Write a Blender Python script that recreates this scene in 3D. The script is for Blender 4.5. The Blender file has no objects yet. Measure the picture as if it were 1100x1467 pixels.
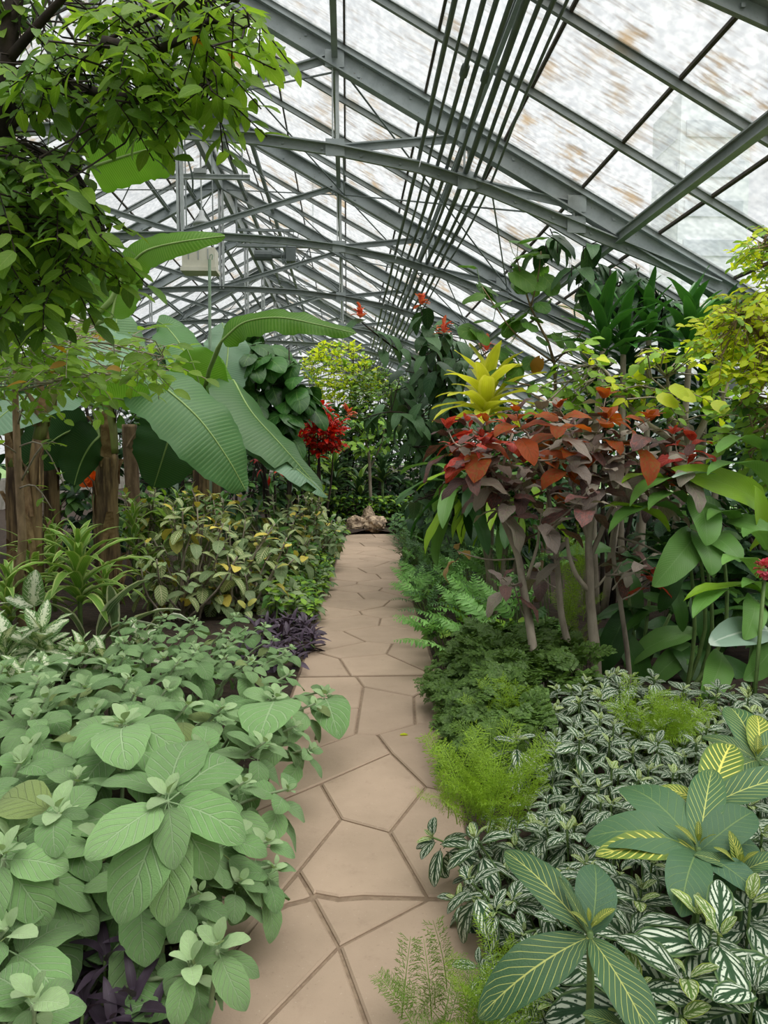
import bpy, math, random
import numpy as np
from mathutils import Matrix, Vector, Euler, noise

# ------------------------------------------------------------------ camera, sky, exposure
F = 1102.0                     # focal length in pixels of the 1100 x 1467 frame
CAMZ = 1.55
scn = bpy.context.scene
C = scn.collection
cd = bpy.data.cameras.new('camera')
cam = bpy.data.objects.new('camera', cd); C.objects.link(cam); scn.camera = cam
cd.sensor_fit = 'VERTICAL'; cd.sensor_height = 36.0; cd.sensor_width = 27.0
cd.lens = F / 1467 * 36.0; cd.clip_start = 0.05; cd.clip_end = 500
cam.location = (0, 0, CAMZ)
cam.rotation_euler = (math.radians(90 - 4.67), 0, math.radians(-2.75))
RC = np.array(Euler(cam.rotation_euler).to_matrix())

wd = bpy.data.worlds.new('overcast_sky'); scn.world = wd; wd.use_nodes = True
wn = wd.node_tree; wn.nodes.clear()
wo = wn.nodes.new('ShaderNodeOutputWorld'); wb = wn.nodes.new('ShaderNodeBackground')
wt = wn.nodes.new('ShaderNodeTexCoord'); wm = wn.nodes.new('ShaderNodeMapping')
wm.inputs['Scale'].default_value = (1, 1, 2.5)
wz = wn.nodes.new('ShaderNodeTexNoise'); wz.inputs['Scale'].default_value = 1.6; wz.inputs['Detail'].default_value = 3
wr = wn.nodes.new('ShaderNodeValToRGB')
wr.color_ramp.elements[0].position = .3; wr.color_ramp.elements[0].color = (.90, .92, .94, 1)
wr.color_ramp.elements[1].position = .7; wr.color_ramp.elements[1].color = (1, 1, 1, 1)
wn.links.new(wt.outputs['Generated'], wm.inputs['Vector']); wn.links.new(wm.outputs[0], wz.inputs['Vector'])
wn.links.new(wz.outputs['Fac'], wr.inputs[0]); wn.links.new(wr.outputs[0], wb.inputs[0]); wn.links.new(wb.outputs[0], wo.inputs[0])
wb.inputs[1].default_value = .70

sd = bpy.data.lights.new('sun', 'SUN'); sun = bpy.data.objects.new('sun', sd); C.objects.link(sun)
sd.energy = 7.6; sd.angle = math.radians(75); sd.color = (1, .98, .94)
sun.rotation_euler = (math.radians(12), math.radians(14), 0)

vs = scn.view_settings
scn.display_settings.display_device = 'sRGB'
vs.view_transform = 'Standard'; vs.look = 'None'; vs.gamma = 1; vs.use_curve_mapping = False
vs.exposure = 0.52
cy = scn.cycles
cy.max_bounces = 8; cy.diffuse_bounces = 4; cy.glossy_bounces = 2; cy.transmission_bounces = 4; cy.transparent_max_bounces = 10
cy.sample_clamp_indirect = 6

rnd = random.Random(7)
U = rnd.uniform
V = lambda *a: np.array(a, float)
def nz(v):
    n = np.linalg.norm(v); return v / n if n > 1e-9 else V(0, 0, 1)
def ray(px, py): return RC @ V((px - 550) / F, -(py - 733.5) / F, -1)
def W(px, py, Y):
    d = ray(px, py); return V(0, 0, CAMZ) + d * (Y / d[1])
def G(px, py, z=0.0):
    d = ray(px, py); return V(0, 0, CAMZ) + d * ((z - CAMZ) / d[2])
def proj(p):
    q = RC.T @ (np.asarray(p, float) - V(0, 0, CAMZ)); z = -q[2]
    return (550 + F * q[0] / z, 733.5 - F * q[1] / z, z)
def base(px, Y, z=0.02):
    w = W(px, 643, Y); return V(w[0], Y, z)
UP = V(0, 0, 1)

# ------------------------------------------------------------------ materials
def lin(h):
    h = h.lstrip('#'); o = []
    for i in (0, 2, 4):
        c = int(h[i:i + 2], 16) / 255; o.append(c / 12.92 if c <= .04045 else ((c + .055) / 1.055) ** 2.4)
    return tuple(o)
def gain(c, g): return tuple(min(.95, x * g) for x in c)
class NT:
    def __init__(s, name):
        s.m = bpy.data.materials.new(name); s.m.use_nodes = True; s.t = s.m.node_tree; s.t.nodes.clear()
        s.out = s.n('ShaderNodeOutputMaterial')
    def n(s, t, **k):
        x = s.t.nodes.new(t)
        for a, b in k.items(): setattr(x, a, b)
        return x
    def put(s, sock, v):
        if hasattr(v, 'is_output'): s.t.links.new(v, sock)
        else:
            if isinstance(v, (tuple, list)) and len(v) == 3 and len(sock.default_value) == 4: v = (*v, 1)
            sock.default_value = v
    def M(s, op, *a):
        x = s.n('ShaderNodeMath', operation=op)
        for i, v in enumerate(a): s.put(x.inputs[i], v)
        return x.outputs[0]
    def step(s, x, lo, hi):
        r = s.n('ShaderNodeMapRange', interpolation_type='SMOOTHSTEP')
        s.put(r.inputs[0], x); s.put(r.inputs[1], lo); s.put(r.inputs[2], hi); return r.outputs[0]
    def mix(s, f, a, b, mode='MIX'):
        x = s.n('ShaderNodeMix', data_type='RGBA', blend_type=mode)
        s.put(x.inputs[0], f); s.put(x.inputs[6], a); s.put(x.inputs[7], b); return x.outputs[2]
    def noise(s, scale, vec=None, detail=2, rough=.5):
        x = s.n('ShaderNodeTexNoise'); x.inputs['Scale'].default_value = scale
        x.inputs['Detail'].default_value = detail; x.inputs['Roughness'].default_value = rough
        if vec is not None: s.put(x.inputs['Vector'], vec)
        return x.outputs['Fac']
    def vec(s, x, y, z=0.0):
        c = s.n('ShaderNodeCombineXYZ')
        for i, v in enumerate((x, y, z)): s.put(c.inputs[i], v)
        return c.outputs[0]
    def principled(s, col, rough, spec=.5, bump=None, bs=.3, bd=.01, metal=0):
        p = s.n('ShaderNodeBsdfPrincipled')
        s.put(p.inputs['Base Color'], col); s.put(p.inputs['Roughness'], rough)
        s.put(p.inputs['Specular IOR Level'], spec); s.put(p.inputs['Metallic'], metal)
        if bump is not None:
            b = s.n('ShaderNodeBump'); b.inputs['Strength'].default_value = bs; b.inputs['Distance'].default_value = bd
            s.put(b.inputs['Height'], bump); s.put(p.inputs['Normal'], b.outputs[0])
        return p.outputs[0]
    def end(s, sh): s.t.links.new(sh, s.out.inputs[0]); return s.m

GAIN = 1.04
def leafmat(name, c1, c2, vein=None, n=8, k=2.2, tv=.10, mid=.05, mode='vein', pc=None, rough=.42, trans=.28, bump=.35, spec=.32, fuzz=0, old=None, oldf=.0, amt=1.0, edge=None):
    t = NT(name)
    c1, c2 = gain(lin(c1), GAIN), gain(lin(c2), GAIN)
    uv = t.n('ShaderNodeUVMap').outputs[0]; sp = t.n('ShaderNodeSeparateXYZ'); t.put(sp.inputs[0], uv)
    u = t.M('MULTIPLY', t.M('SUBTRACT', sp.outputs[0], .5), 2.0); au = t.M('ABSOLUTE', u); v = sp.outputs[1]
    ri = t.n('ShaderNodeObjectInfo').outputs['Random']; rg = t.n('ShaderNodeNewGeometry')
    r = t.M('FRACT', t.M('ADD', ri, rg.outputs['Random Per Island']))
    r2 = t.M('FRACT', t.M('MULTIPLY', r, 7.31)); r3 = t.M('FRACT', t.M('MULTIPLY', r, 23.7))
    col = t.mix(r, c1, c2)
    nv = t.vec(t.M('ADD', u, t.M('MULTIPLY', r, 31.0)), t.M('MULTIPLY', v, 3.0), r2)
    nf = t.noise(2.2, nv, 3)
    col = t.mix(t.M('MULTIPLY', t.step(nf, .35, .7), .35), col, gain(c1, 1.35))
    s = t.M('SUBTRACT', t.M('MULTIPLY', v, float(n)), t.M('MULTIPLY', au, float(k)))
    f = t.M('FRACT', s); d = t.M('MINIMUM', f, t.M('SUBTRACT', 1.0, f))
    lat = t.M('SUBTRACT', 1.0, t.step(d, tv * .4, tv))
    md = t.M('SUBTRACT', 1.0, t.step(au, mid * .5, mid))
    vm = t.M('MAXIMUM', t.M('MULTIPLY', lat, t.step(au, 1.0, .75)), md)
    if pc is not None: pc = gain(lin(pc), GAIN)
    if vein is not None: vein = gain(lin(vein), GAIN)
    if mode == 'silver':
        ff = t.M('MULTIPLY', t.step(d, .15, .25), t.M('MULTIPLY', t.step(au, .14, .24), t.step(au, .86, .66)))
        br = t.step(t.noise(5.0, nv, 2), .36, .44)
        col = t.mix(t.M('MULTIPLY', t.M('MULTIPLY', ff, br), amt), col, pc)
    elif mode == 'stripe':
        ff = t.step(t.M('ADD', au, t.M('MULTIPLY', t.M('SUBTRACT', nf, .5), .35)), .62, .8)
        col = t.mix(t.M('MULTIPLY', ff, amt), col, pc)
        col = t.mix(t.M('MULTIPLY', t.step(t.M('FRACT', t.M('MULTIPLY', u, 4.0)), .4, .7), .25), col, pc)
    elif mode == 'center':
        ff = t.step(t.M('ADD', t.M('MULTIPLY', t.noise(5.0, nv, 3), 1.0), t.M('MULTIPLY', au, -.45)), .22, .42)
        col = t.mix(t.M('MULTIPLY', ff, amt), col, pc)
    elif mode == 'mottle':
        ff = t.step(t.noise(3.4, nv, 3), .5, .58)
        col = t.mix(t.M('MULTIPLY', ff, t.M('MULTIPLY', t.step(r2, .2, .6), amt)), col, pc)
    elif mode == 'edge':
        col = t.mix(t.step(t.M('ADD', au, t.M('MULTIPLY', nf, .3)), .75, 1.1), col, pc)
    if vein is not None:
        col = t.mix(t.M('MULTIPLY', vm, amt if mode == 'vein' else .8), col, vein)
    if edge is not None:
        col = t.mix(t.step(au, .8, .97), col, gain(lin(edge), GAIN))
    if old is not None:
        col = t.mix(t.M('MULTIPLY', t.M('GREATER_THAN', r3, 1 - oldf), .85), col, gain(lin(old), GAIN))
    hsv = t.n('ShaderNodeHueSaturation'); t.put(hsv.inputs['Color'], col)
    t.put(hsv.inputs['Value'], t.M('ADD', .82, t.M('MULTIPLY', r2, .34))); t.put(hsv.inputs['Saturation'], 1.04)
    col = hsv.outputs[0]
    crk = t.noise(26.0, nv, 2)
    hgt = t.M('ADD', t.M('MULTIPLY', t.M('SUBTRACT', 1.0, vm), 1.0), t.M('MULTIPLY', crk, .8))
    p = t.principled(col, rough, spec, hgt, bump, .004)
    if fuzz:
        pn = p.node; pn.inputs['Sheen Weight'].default_value = fuzz; pn.inputs['Sheen Roughness'].default_value = .6
    tr = t.n('ShaderNodeBsdfTranslucent'); t.put(tr.inputs[0], t.mix(.6, col, t.mix(1.0, col, (1.12, 1.1, .35), 'MULTIPLY')))
    mx = t.n('ShaderNodeMixShader'); t.put(mx.inputs[0], trans); t.put(mx.inputs[1], p); t.put(mx.inputs[2], tr.outputs[0])
    return t.end(mx.outputs[0])

def plainmat(name, c1, c2=None, rough=.6, scale=8, spec=.4, bs=.3, bd=.01, metal=0, detail=4, stretch=None, lo=.35, hi=.65):
    t = NT(name); a = lin(c1); b = lin(c2 or c1)
    co = t.n('ShaderNodeTexCoord').outputs['Object']
    if stretch:
        m = t.n('ShaderNodeMapping'); m.inputs['Scale'].default_value = stretch; t.put(m.inputs[0], co); co = m.outputs[0]
    f = t.noise(scale, co, detail, .6)
    return t.end(t.principled(t.mix(t.step(f, lo, hi), a, b), rough, spec, f, bs, bd, metal))

M = {}
def steelmat(name, c1, c2):
    t = NT(name); g = t.n('ShaderNodeNewGeometry').outputs['Position']
    f = t.noise(3.0, g, 5, .7); f2 = t.noise(40, g, 2)
    col = t.mix(t.step(f, .4, .7), lin(c1), lin(c2)); col = t.mix(t.M('MULTIPLY', t.step(f2, .68, .75), .5), col, lin('#5a4a3c'))
    return t.end(t.principled(col, .5, .4, f2, .1, .003))
M['steel'] = steelmat('painted_steel', '#8d9495', '#787f80')
M['steel_light'] = steelmat('pale_painted_steel', '#a6abab', '#8f9595')
M['bar'] = steelmat('glazing_bar_paint', '#868b8a', '#727877')
M['pipe'] = steelmat('grey_pipe_paint', '#666e6e', '#50585a')
M['seal'] = plainmat('black_lap_seal', '#38322c', '#4a4238', .8, 20)
def glassmat(name, clear, dirt):
    t = NT(name)
    oc = t.n('ShaderNodeTexCoord').outputs['Object']; oi = t.n('ShaderNodeObjectInfo')
    geo = t.n('ShaderNodeNewGeometry'); rr = t.M('FRACT', t.M('ADD', oi.outputs['Random'], geo.outputs['Random Per Island']))
    sp = t.n('ShaderNodeSeparateXYZ'); t.put(sp.inputs[0], t.n('ShaderNodeUVMap').outputs[0])
    x, y = sp.outputs[0], sp.outputs[1]          # x down the slope, y along the house
    warp = t.M('MULTIPLY', t.noise(1.2, t.vec(x, y, t.M('MULTIPLY', rr, 40.0)), 2), .10)
    yy = t.M('ADD', y, warp)
    st = t.noise(1.0, t.vec(t.M('MULTIPLY', x, 2.2), t.M('MULTIPLY', yy, 22.0), t.M('MULTIPLY', rr, 50.0)), 5, .65)
    bl = t.noise(2.4, t.vec(x, y, t.M('MULTIPLY', rr, 80.0)), 4, .6)
    fine = t.noise(14.0, t.vec(x, y, rr), 3)
    amount = t.M('MULTIPLY', t.step(rr, -.5, 1.1), dirt)
    streak = t.M('MULTIPLY', t.M('MULTIPLY', t.step(st, .45, .66), t.step(bl, .36, .60)), amount)
    brown = t.M('MULTIPLY', t.step(t.M('ADD', bl, t.M('MULTIPLY', st, .3)), .68, .9), t.M('MULTIPLY', amount, .8))
    col = t.mix(t.step(fine, .3, .7), (.34, .35, .36), (.46, .47, .47))
    col = t.mix(streak, col, (.40, .37, .34)); col = t.mix(brown, col, (.50, .40, .27))
    tl = t.n('ShaderNodeBsdfTranslucent'); t.put(tl.inputs[0], col)
    tp = t.n('ShaderNodeBsdfTransparent'); t.put(tp.inputs[0], t.mix(brown, t.mix(streak, t.mix(t.step(fine, .3, .7), (.84, .855, .86), (.93, .94, .94)), (.46, .44, .42)), (.66, .54, .38)))
    m1 = t.n('ShaderNodeMixShader'); t.put(m1.inputs[0], t.M('ADD', clear, t.M('MULTIPLY', t.step(bl, .3, .7), .12))); t.put(m1.inputs[1], tl.outputs[0]); t.put(m1.inputs[2], tp.outputs[0])
    gl = t.n('ShaderNodeBsdfGlossy'); gl.inputs['Roughness'].default_value = .25
    m2 = t.n('ShaderNodeMixShader'); m2.inputs[0].default_value = .04; t.put(m2.inputs[1], m1.outputs[0]); t.put(m2.inputs[2], gl.outputs[0])
    return t.end(m2.outputs[0])
M['glass'] = glassmat('whitewashed_glass', .74, 1.0)
M['glass_clear'] = glassmat('clearer_glass', .82, .12)

def pathmat():
    t = NT('tan_concrete_paver'); g = t.n('ShaderNodeNewGeometry').outputs['Position']
    ri = t.n('ShaderNodeObjectInfo').outputs['Random']
    f = t.noise(1.6, g, 4, .6); f2 = t.noise(70, g, 3, .7); f3 = t.noise(9, g, 5, .7)
    col = t.mix(t.step(f, .3, .7), lin('#b09a86'), lin('#a08c79'))
    col = t.mix(t.M('MULTIPLY', t.step(f3, .55, .75), .45), col, lin('#8d7868'))
    col = t.mix(t.M('MULTIPLY', t.step(f2, .62, .72), .35), col, lin('#75655a'))
    col = t.mix(t.M('MULTIPLY', t.step(f2, .36, .28), .35), col, lin('#cabba8'))
    h = t.n('ShaderNodeHueSaturation'); t.put(h.inputs['Color'], col); t.put(h.inputs['Value'], t.M('ADD', .94, t.M('MULTIPLY', ri, .12)))
    return t.end(t.principled(h.outputs[0], .75, .3, t.M('ADD', f2, f3), .25, .004))
M['paver'] = pathmat()
M['mortar'] = plainmat('path_mortar', '#8f7c68', '#7d6a59', .9, 30)
M['soil'] = plainmat('dark_soil', '#2c221b', '#3d3026', .95, 18, bs=.8, bd=.03)
M['grass'] = plainmat('outside_lawn', '#4d6638', '#5f7a44', .9, 2)
M['masonry'] = plainmat('low_wall_render', '#a7a39a', '#8d897f', .85, 5)
M['tower'] = plainmat('haze_paled_tower', '#c4c8cb', '#babfc3', .8, 1)  # haze painted in: tower colour kept close to the sky's
M['towerwin'] = plainmat('tower_window', '#a6adb3', '#9aa2a9', .3, 1)
M['rock'] = plainmat('tan_rock', '#c0aa90', '#6f5f50', .9, 9, bs=1.0, bd=.04)
M['bark_grey'] = plainmat('grey_bark', '#a39888', '#7d7265', .8, 12, bs=.6, bd=.01, stretch=(1, 1, .3))
M['bark_dark'] = plainmat('dark_bark', '#241e19', '#3a3028', .9, 14, bs=.6)
M['bark_tan'] = plainmat('tan_bark', '#9d8468', '#76614b', .85, 14, bs=.5, stretch=(1, 1, .3))
M['stem_green'] = plainmat('green_stem', '#6f8a4c', '#5a7440', .6, 10)
M['rib'] = plainmat('pale_rib', '#93ad68', '#86a05c', .5, 10)
M['stem_pale'] = plainmat('pale_fuzzy_stem', '#8fa07a', '#7d8f6a', .8, 20)
M['banana_trunk'] = plainmat('banana_trunk', '#8a7350', '#3d2e20', .85, 14, bs=.8, bd=.02, stretch=(1, 1, .12))
M['banana_trunk_green'] = plainmat('banana_upper_trunk', '#7e9048', '#5e5a34', .6, 6, stretch=(1, 1, .2))
M['dry_leaf'] = plainmat('dry_leaf', '#a08560', '#6f5538', .9, 10)
M['box'] = plainmat('cream_plastic', '#d8d4c6', '#cbc6b6', .5, 4)
M['lampshade'] = plainmat('grey_lamp_enamel', '#a9adae', '#989c9d', .4, 4)
M['pole'] = plainmat('green_pole', '#8ba08a', '#7a9079', .5, 6)
M['petal_coral'] = leafmat('coral_petal', '#dc6650', '#ea9078', rough=.5, trans=.3)
M['petal_pink'] = leafmat('pink_petal', '#c63d55', '#e0808a', rough=.5, trans=.3)
M['petal_orange'] = leafmat('orange_petal', '#e2521c', '#f07a34', rough=.5, trans=.3)
M['petal_mauve'] = leafmat('mauve_petal', '#c673c0', '#dba0d4', rough=.5, trans=.3)

# ------------------------------------------------------------------ mesh helpers
class MB:
    def __init__(s): s.v = []; s.f = []; s.m = []
    def add(s, vs, fs, mi=0):
        o = len(s.v); s.v += [tuple(map(float, p)) for p in vs]; s.f += [tuple(i + o for i in f) for f in fs]; s.m += [mi] * len(fs)
    def beam(s, a, b, w, h, up=UP, mi=0, off=(0, 0)):
        a, b = np.asarray(a, float), np.asarray(b, float); y = nz(b - a); x = np.cross(y, up)
        if np.linalg.norm(x) < 1e-3: x = np.cross(y, V(1, 0, 0))
        x = nz(x); z = np.cross(x, y); q = []
        for p in (a, b):
            for sx, sz in ((-1, -1), (1, -1), (1, 1), (-1, 1)):
                q.append(p + x * (off[0] + sx * w / 2) + z * (off[1] + sz * h / 2))
        s.add(q, [(0, 1, 2, 3), (7, 6, 5, 4), (0, 4, 5, 1), (1, 5, 6, 2), (2, 6, 7, 3), (3, 7, 4, 0)], mi)
    def ibeam(s, a, b, w, h, t=.016, up=UP):
        s.beam(a, b, w, t, up, 0, (0, h / 2 - t / 2)); s.beam(a, b, w, t, up, 0, (0, -h / 2 + t / 2)); s.beam(a, b, t, h - 2 * t, up)
    def tee(s, a, b, w, h, t=.014, up=UP, flip=False):
        k = -1 if flip else 1
        s.beam(a, b, w, t, up, 0, (0, k * h / 2)); s.beam(a, b, t, h, up)
    def box(s, c, sx, sy, sz, mi=0):
        c = np.asarray(c, float); s.beam(c - V(0, sy / 2, 0), c + V(0, sy / 2, 0), sx, sz, UP, mi)
    def tube(s, pts, r, n=6, mi=0, cap=True):
        pts = [np.asarray(p, float) for p in pts]; k = len(pts)
        rs = r if hasattr(r, '__len__') else [r] * k
        q = []; ref = None
        for i, p in enumerate(pts):
            d = nz(pts[min(i + 1, k - 1)] - pts[max(i - 1, 0)])
            if ref is None: ref = V(1, 0, 0) if abs(d[0]) < .8 else V(0, 1, 0)
            x = nz(np.cross(d, ref)); y = np.cross(d, x); ref = np.cross(x, d) if False else ref
            for j in range(n):
                a = 2 * math.pi * j / n; q.append(p + (x * math.cos(a) + y * math.sin(a)) * rs[i])
        fs = [(i * n + j, i * n + (j + 1) % n, (i + 1) * n + (j + 1) % n, (i + 1) * n + j) for i in range(k - 1) for j in range(n)]
        if cap: fs += [tuple(range(n))[::-1], tuple((k - 1) * n + j for j in range(n))]
        s.add(q, fs, mi)
    def build(s, name, mats, parent=None, smooth=False, loc=None, origin=None):
        me = bpy.data.meshes.new(name)
        vv = s.v
        if origin is not None: vv = [(a - origin[0], b - origin[1], c - origin[2]) for a, b, c in vv]
        me.from_pydata(vv, [], s.f)
        for m in (mats if isinstance(mats, (list, tuple)) else [mats]): me.materials.append(m)
        if any(s.m): me.polygons.foreach_set('material_index', s.m)
        if smooth: me.polygons.foreach_set('use_smooth', [True] * len(s.f))
        o = bpy.data.objects.new(name, me); C.objects.link(o)
        if origin is not None: o.location = tuple(origin)
        if parent is not None:
            o.parent = parent; o.location = Vector(o.location) - parent.location
        if loc is not None: o.location = loc
        return o
def smooth_pts(pts, k=4):
    P = [np.asarray(p, float) for p in pts]
    if len(P) < 3: return P
    o = []
    for i in range(len(P) - 1):
        p0, p1, p2, p3 = P[max(i - 1, 0)], P[i], P[i + 1], P[min(i + 2, len(P) - 1)]
        for j in range(k):
            t = j / k
            o.append(.5 * ((2 * p1) + (-p0 + p2) * t + (2 * p0 - 5 * p1 + 4 * p2 - p3) * t * t + (-p0 + 3 * p1 - 3 * p2 + p3) * t ** 3))
    o.append(P[-1]); return o
def lerp(a, b, t): return a + (b - a) * t
def empty(name, loc, label=None, cat=None, group=None, kind=None):
    o = bpy.data.objects.new(name, None); C.objects.link(o); o.location = tuple(map(float, loc)); o.empty_display_size = .1
    return tag(o, label, cat, group, kind)
def tag(o, label=None, cat=None, group=None, kind=None):
    if label: o['label'] = label
    if cat: o['category'] = cat
    if group: o['group'] = group
    if kind: o['kind'] = kind
    return o

# ------------------------------------------------------------------ leaf library (unit length along +Y, face up +Z)
LIB = {}
def leaf_arrays(a, b, wid, nu, nv, droop, fold, wave, pet, curl, sd, tooth=0, lobes=0):
    r = random.Random(sd); vs = []; uv = []; fs = []
    mx = max((i / 60) ** a * (1 - i / 60) ** b for i in range(61))
    y = z = 0.0; ph = r.uniform(0, 6.28); side = r.uniform(-.12, .12); dr = droop * r.uniform(.7, 1.3)
    pv = 0
    for i in range(nv + 1):
        v = i / nv; v = .5 - .5 * math.cos(math.pi * v) if nv > 3 else v
        if i == nv: v = 1.0
        th = -dr * (v ** 1.3) + dr * .3
        y += (v - pv) * math.cos(th); z += (v - pv) * math.sin(th); pv = v
        ww = max(.012, (max(v, .012) ** a) * (max(1 - v, .004) ** b) / mx) * wid
        if tooth and i % 2: ww *= 1 - tooth
        for j in range(nu + 1):
            u = -1 + 2 * j / nu
            zz = z + fold * abs(u) * ww - curl * u * u * ww + wave * math.sin(ph + v * 11 + (1.5 if u > 0 else 0)) * abs(u) ** 1.5
            yy = y - (lobes * wid * abs(u) ** 2 * (1 - v) ** 6)
            vs.append((u * ww + side * v * v, yy, zz)); uv.append((u * .5 + .5, v))
    n = nu + 1
    for i in range(nv):
        for j in range(nu): fs.append((i * n + j, i * n + j + 1, (i + 1) * n + j + 1, (i + 1) * n + j))
    if pet > 0:
        o = len(vs); w = .012
        vs += [(-w, .02, 0), (w, .02, 0), (w * .8, -pet, -pet * .15), (-w * .8, -pet, -pet * .15), (0, .02, -.025), (0, -pet, -pet * .15 - .02)]
        uv += [(.5, .3)] * 6; fs += [(0 + o, 3 + o, 2 + o, 1 + o), (0 + o, 4 + o, 5 + o, 3 + o), (4 + o, 1 + o, 2 + o, 5 + o)]
        vs = [(x, yy + pet, zz + pet * .15) for x, yy, zz in vs]
    return vs, fs, uv
def register(key, vs, fs, uv, mat):
    me = bpy.data.meshes.new(key); me.from_pydata(vs, [], fs); ul = me.uv_layers.new(name='UVMap')
    li = np.empty(len(me.loops), np.int32); me.loops.foreach_get('vertex_index', li)
    ua = np.array(uv, np.float32)[li]; ul.data.foreach_set('uv', ua.ravel())
    me.polygons.foreach_set('use_smooth', [True] * len(fs)); me.materials.append(mat)
    ft = np.array([len(f) for f in fs], np.int32)
    LIB.setdefault(key, []).append((me, np.array(vs), np.concatenate([np.array(f) for f in fs]), ft, ua))
def leafkind(key, mat, a=.6, b=.8, wid=.25, nu=2, nv=5, droop=.6, fold=.25, wave=.02, pet=0, curl=0, nvar=3, tooth=0, lobes=0):
    for s in range(nvar): register(key, *leaf_arrays(a, b, wid, nu, nv, droop, fold, wave, pet, curl, hash_s(key) + s, tooth, lobes), mat)
def hash_s(k): return sum((i + 1) * ord(c) for i, c in enumerate(k))
def frondkind(key, mat, npairs=12, plen=.22, pw=.28, droop=.8, a=.5, b=.8, nvar=3, shape='fern', seg=3, ang=60, jit=.1, leafy=2):
    for s in range(nvar):
        r = random.Random(hash_s(key) + s); vs = []; fs = []; uv = []
        dr = droop * r.uniform(.7, 1.3); pts = []; y = z = 0
        N = 14
        for i in range(N + 1):
            pts.append(V(0, y, z)); th = .35 - dr * (i / N); y += math.cos(th) / N; z += math.sin(th) / N
        # rachis as a thin strip
        o = 0
        for i in range(N + 1):
            w = .008 * (1 - i / N * .7); vs += [pts[i] + V(-w, 0, 0), pts[i] + V(w, 0, 0)]; uv += [(.5, .5)] * 2
        fs += [(2 * i, 2 * i + 1, 2 * i + 3, 2 * i + 2) for i in range(N)]
        for q in range(npairs):
            tt = .12 + .86 * q / npairs; fi = tt * N; i0 = min(int(fi), N - 1); p = lerp(pts[i0], pts[i0 + 1], fi - i0); tang = nz(pts[i0 + 1] - pts[i0])
            if shape == 'fern': L = plen * (math.sin(math.pi * min(1, tt * .85 + .12)) ** .6) * (1.05 - tt * .55)
            elif shape == 'bi': L = plen * (1.15 - tt)
            else: L = plen
            for sg in (-1, 1):
                aa = math.radians(ang + r.uniform(-10, 10)); up = V(0, -tang[2], tang[1])
                d = nz(tang * math.cos(aa) + V(sg, 0, 0) * math.sin(aa) + up * r.uniform(-.15, .15) * (1 + jit * 3))
                if shape == 'bi':           # pinna carries small leaflets of its own
                    for e in range(seg + 2):
                        pe = p + d * L * (e + .6) / (seg + 2)
                        for sg2 in (-1, 1):
                            dd = nz(d * .5 + np.cross(d, up) * sg2 * .9 + up * r.uniform(-.3, .3))
                            add_l(vs, fs, uv, pe, dd, up + V(r.uniform(-.5, .5), 0, 0), L * .24 * leafy, pw, a, b, 1)
                elif shape == 'feather':
                    for e in range(seg):
                        pe = p + d * L * (e + .5) / seg
                        dd = nz(d + V(r.uniform(-1, 1), r.uniform(-1, 1), r.uniform(-1, 1)) * .9)
                        add_l(vs, fs, uv, pe, dd, up, plen * .5, .075, .3, .5, 1)
                        add_l(vs, fs, uv, pe, nz(dd * -.3 + d + up * r.uniform(-1, 1)), up, plen * .45, .075, .3, .5, 1)
                else: add_l(vs, fs, uv, p, d, up, L, pw, a, b, seg)
        register(key, [tuple(x) for x in vs], fs, uv, mat)
def add_l(vs, fs, uv, p, d, n, L, w, a, b, seg):
    x = nz(np.cross(d, n)); z = np.cross(x, d); o = len(vs)
    if seg <= 1:
        vs += [p, p + d * L * .45 + x * L * w, p + d * L, p + d * L * .45 - x * L * w]; uv += [(.5, 0), (1, .4), (.5, 1), (0, .4)]
        fs.append((o, o + 1, o + 2, o + 3)); return
    mx = (a / (a + b)) ** a * (b / (a + b)) ** b
    for i in range(seg + 1):
        v = i / seg; ww = max(.01, (max(v, .03) ** a) * (max(1 - v, .02) ** b) / mx) * w * L; q = p + d * L * v - z * L * .25 * v * v
        vs += [q - x * ww + z * ww * .2, q, q + x * ww + z * ww * .2]; uv += [(0, v), (.5, v), (1, v)]
    for i in range(seg):
        k = o + i * 3; fs += [(k, k + 1, k + 4, k + 3), (k + 1, k + 2, k + 5, k + 4)]

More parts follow.
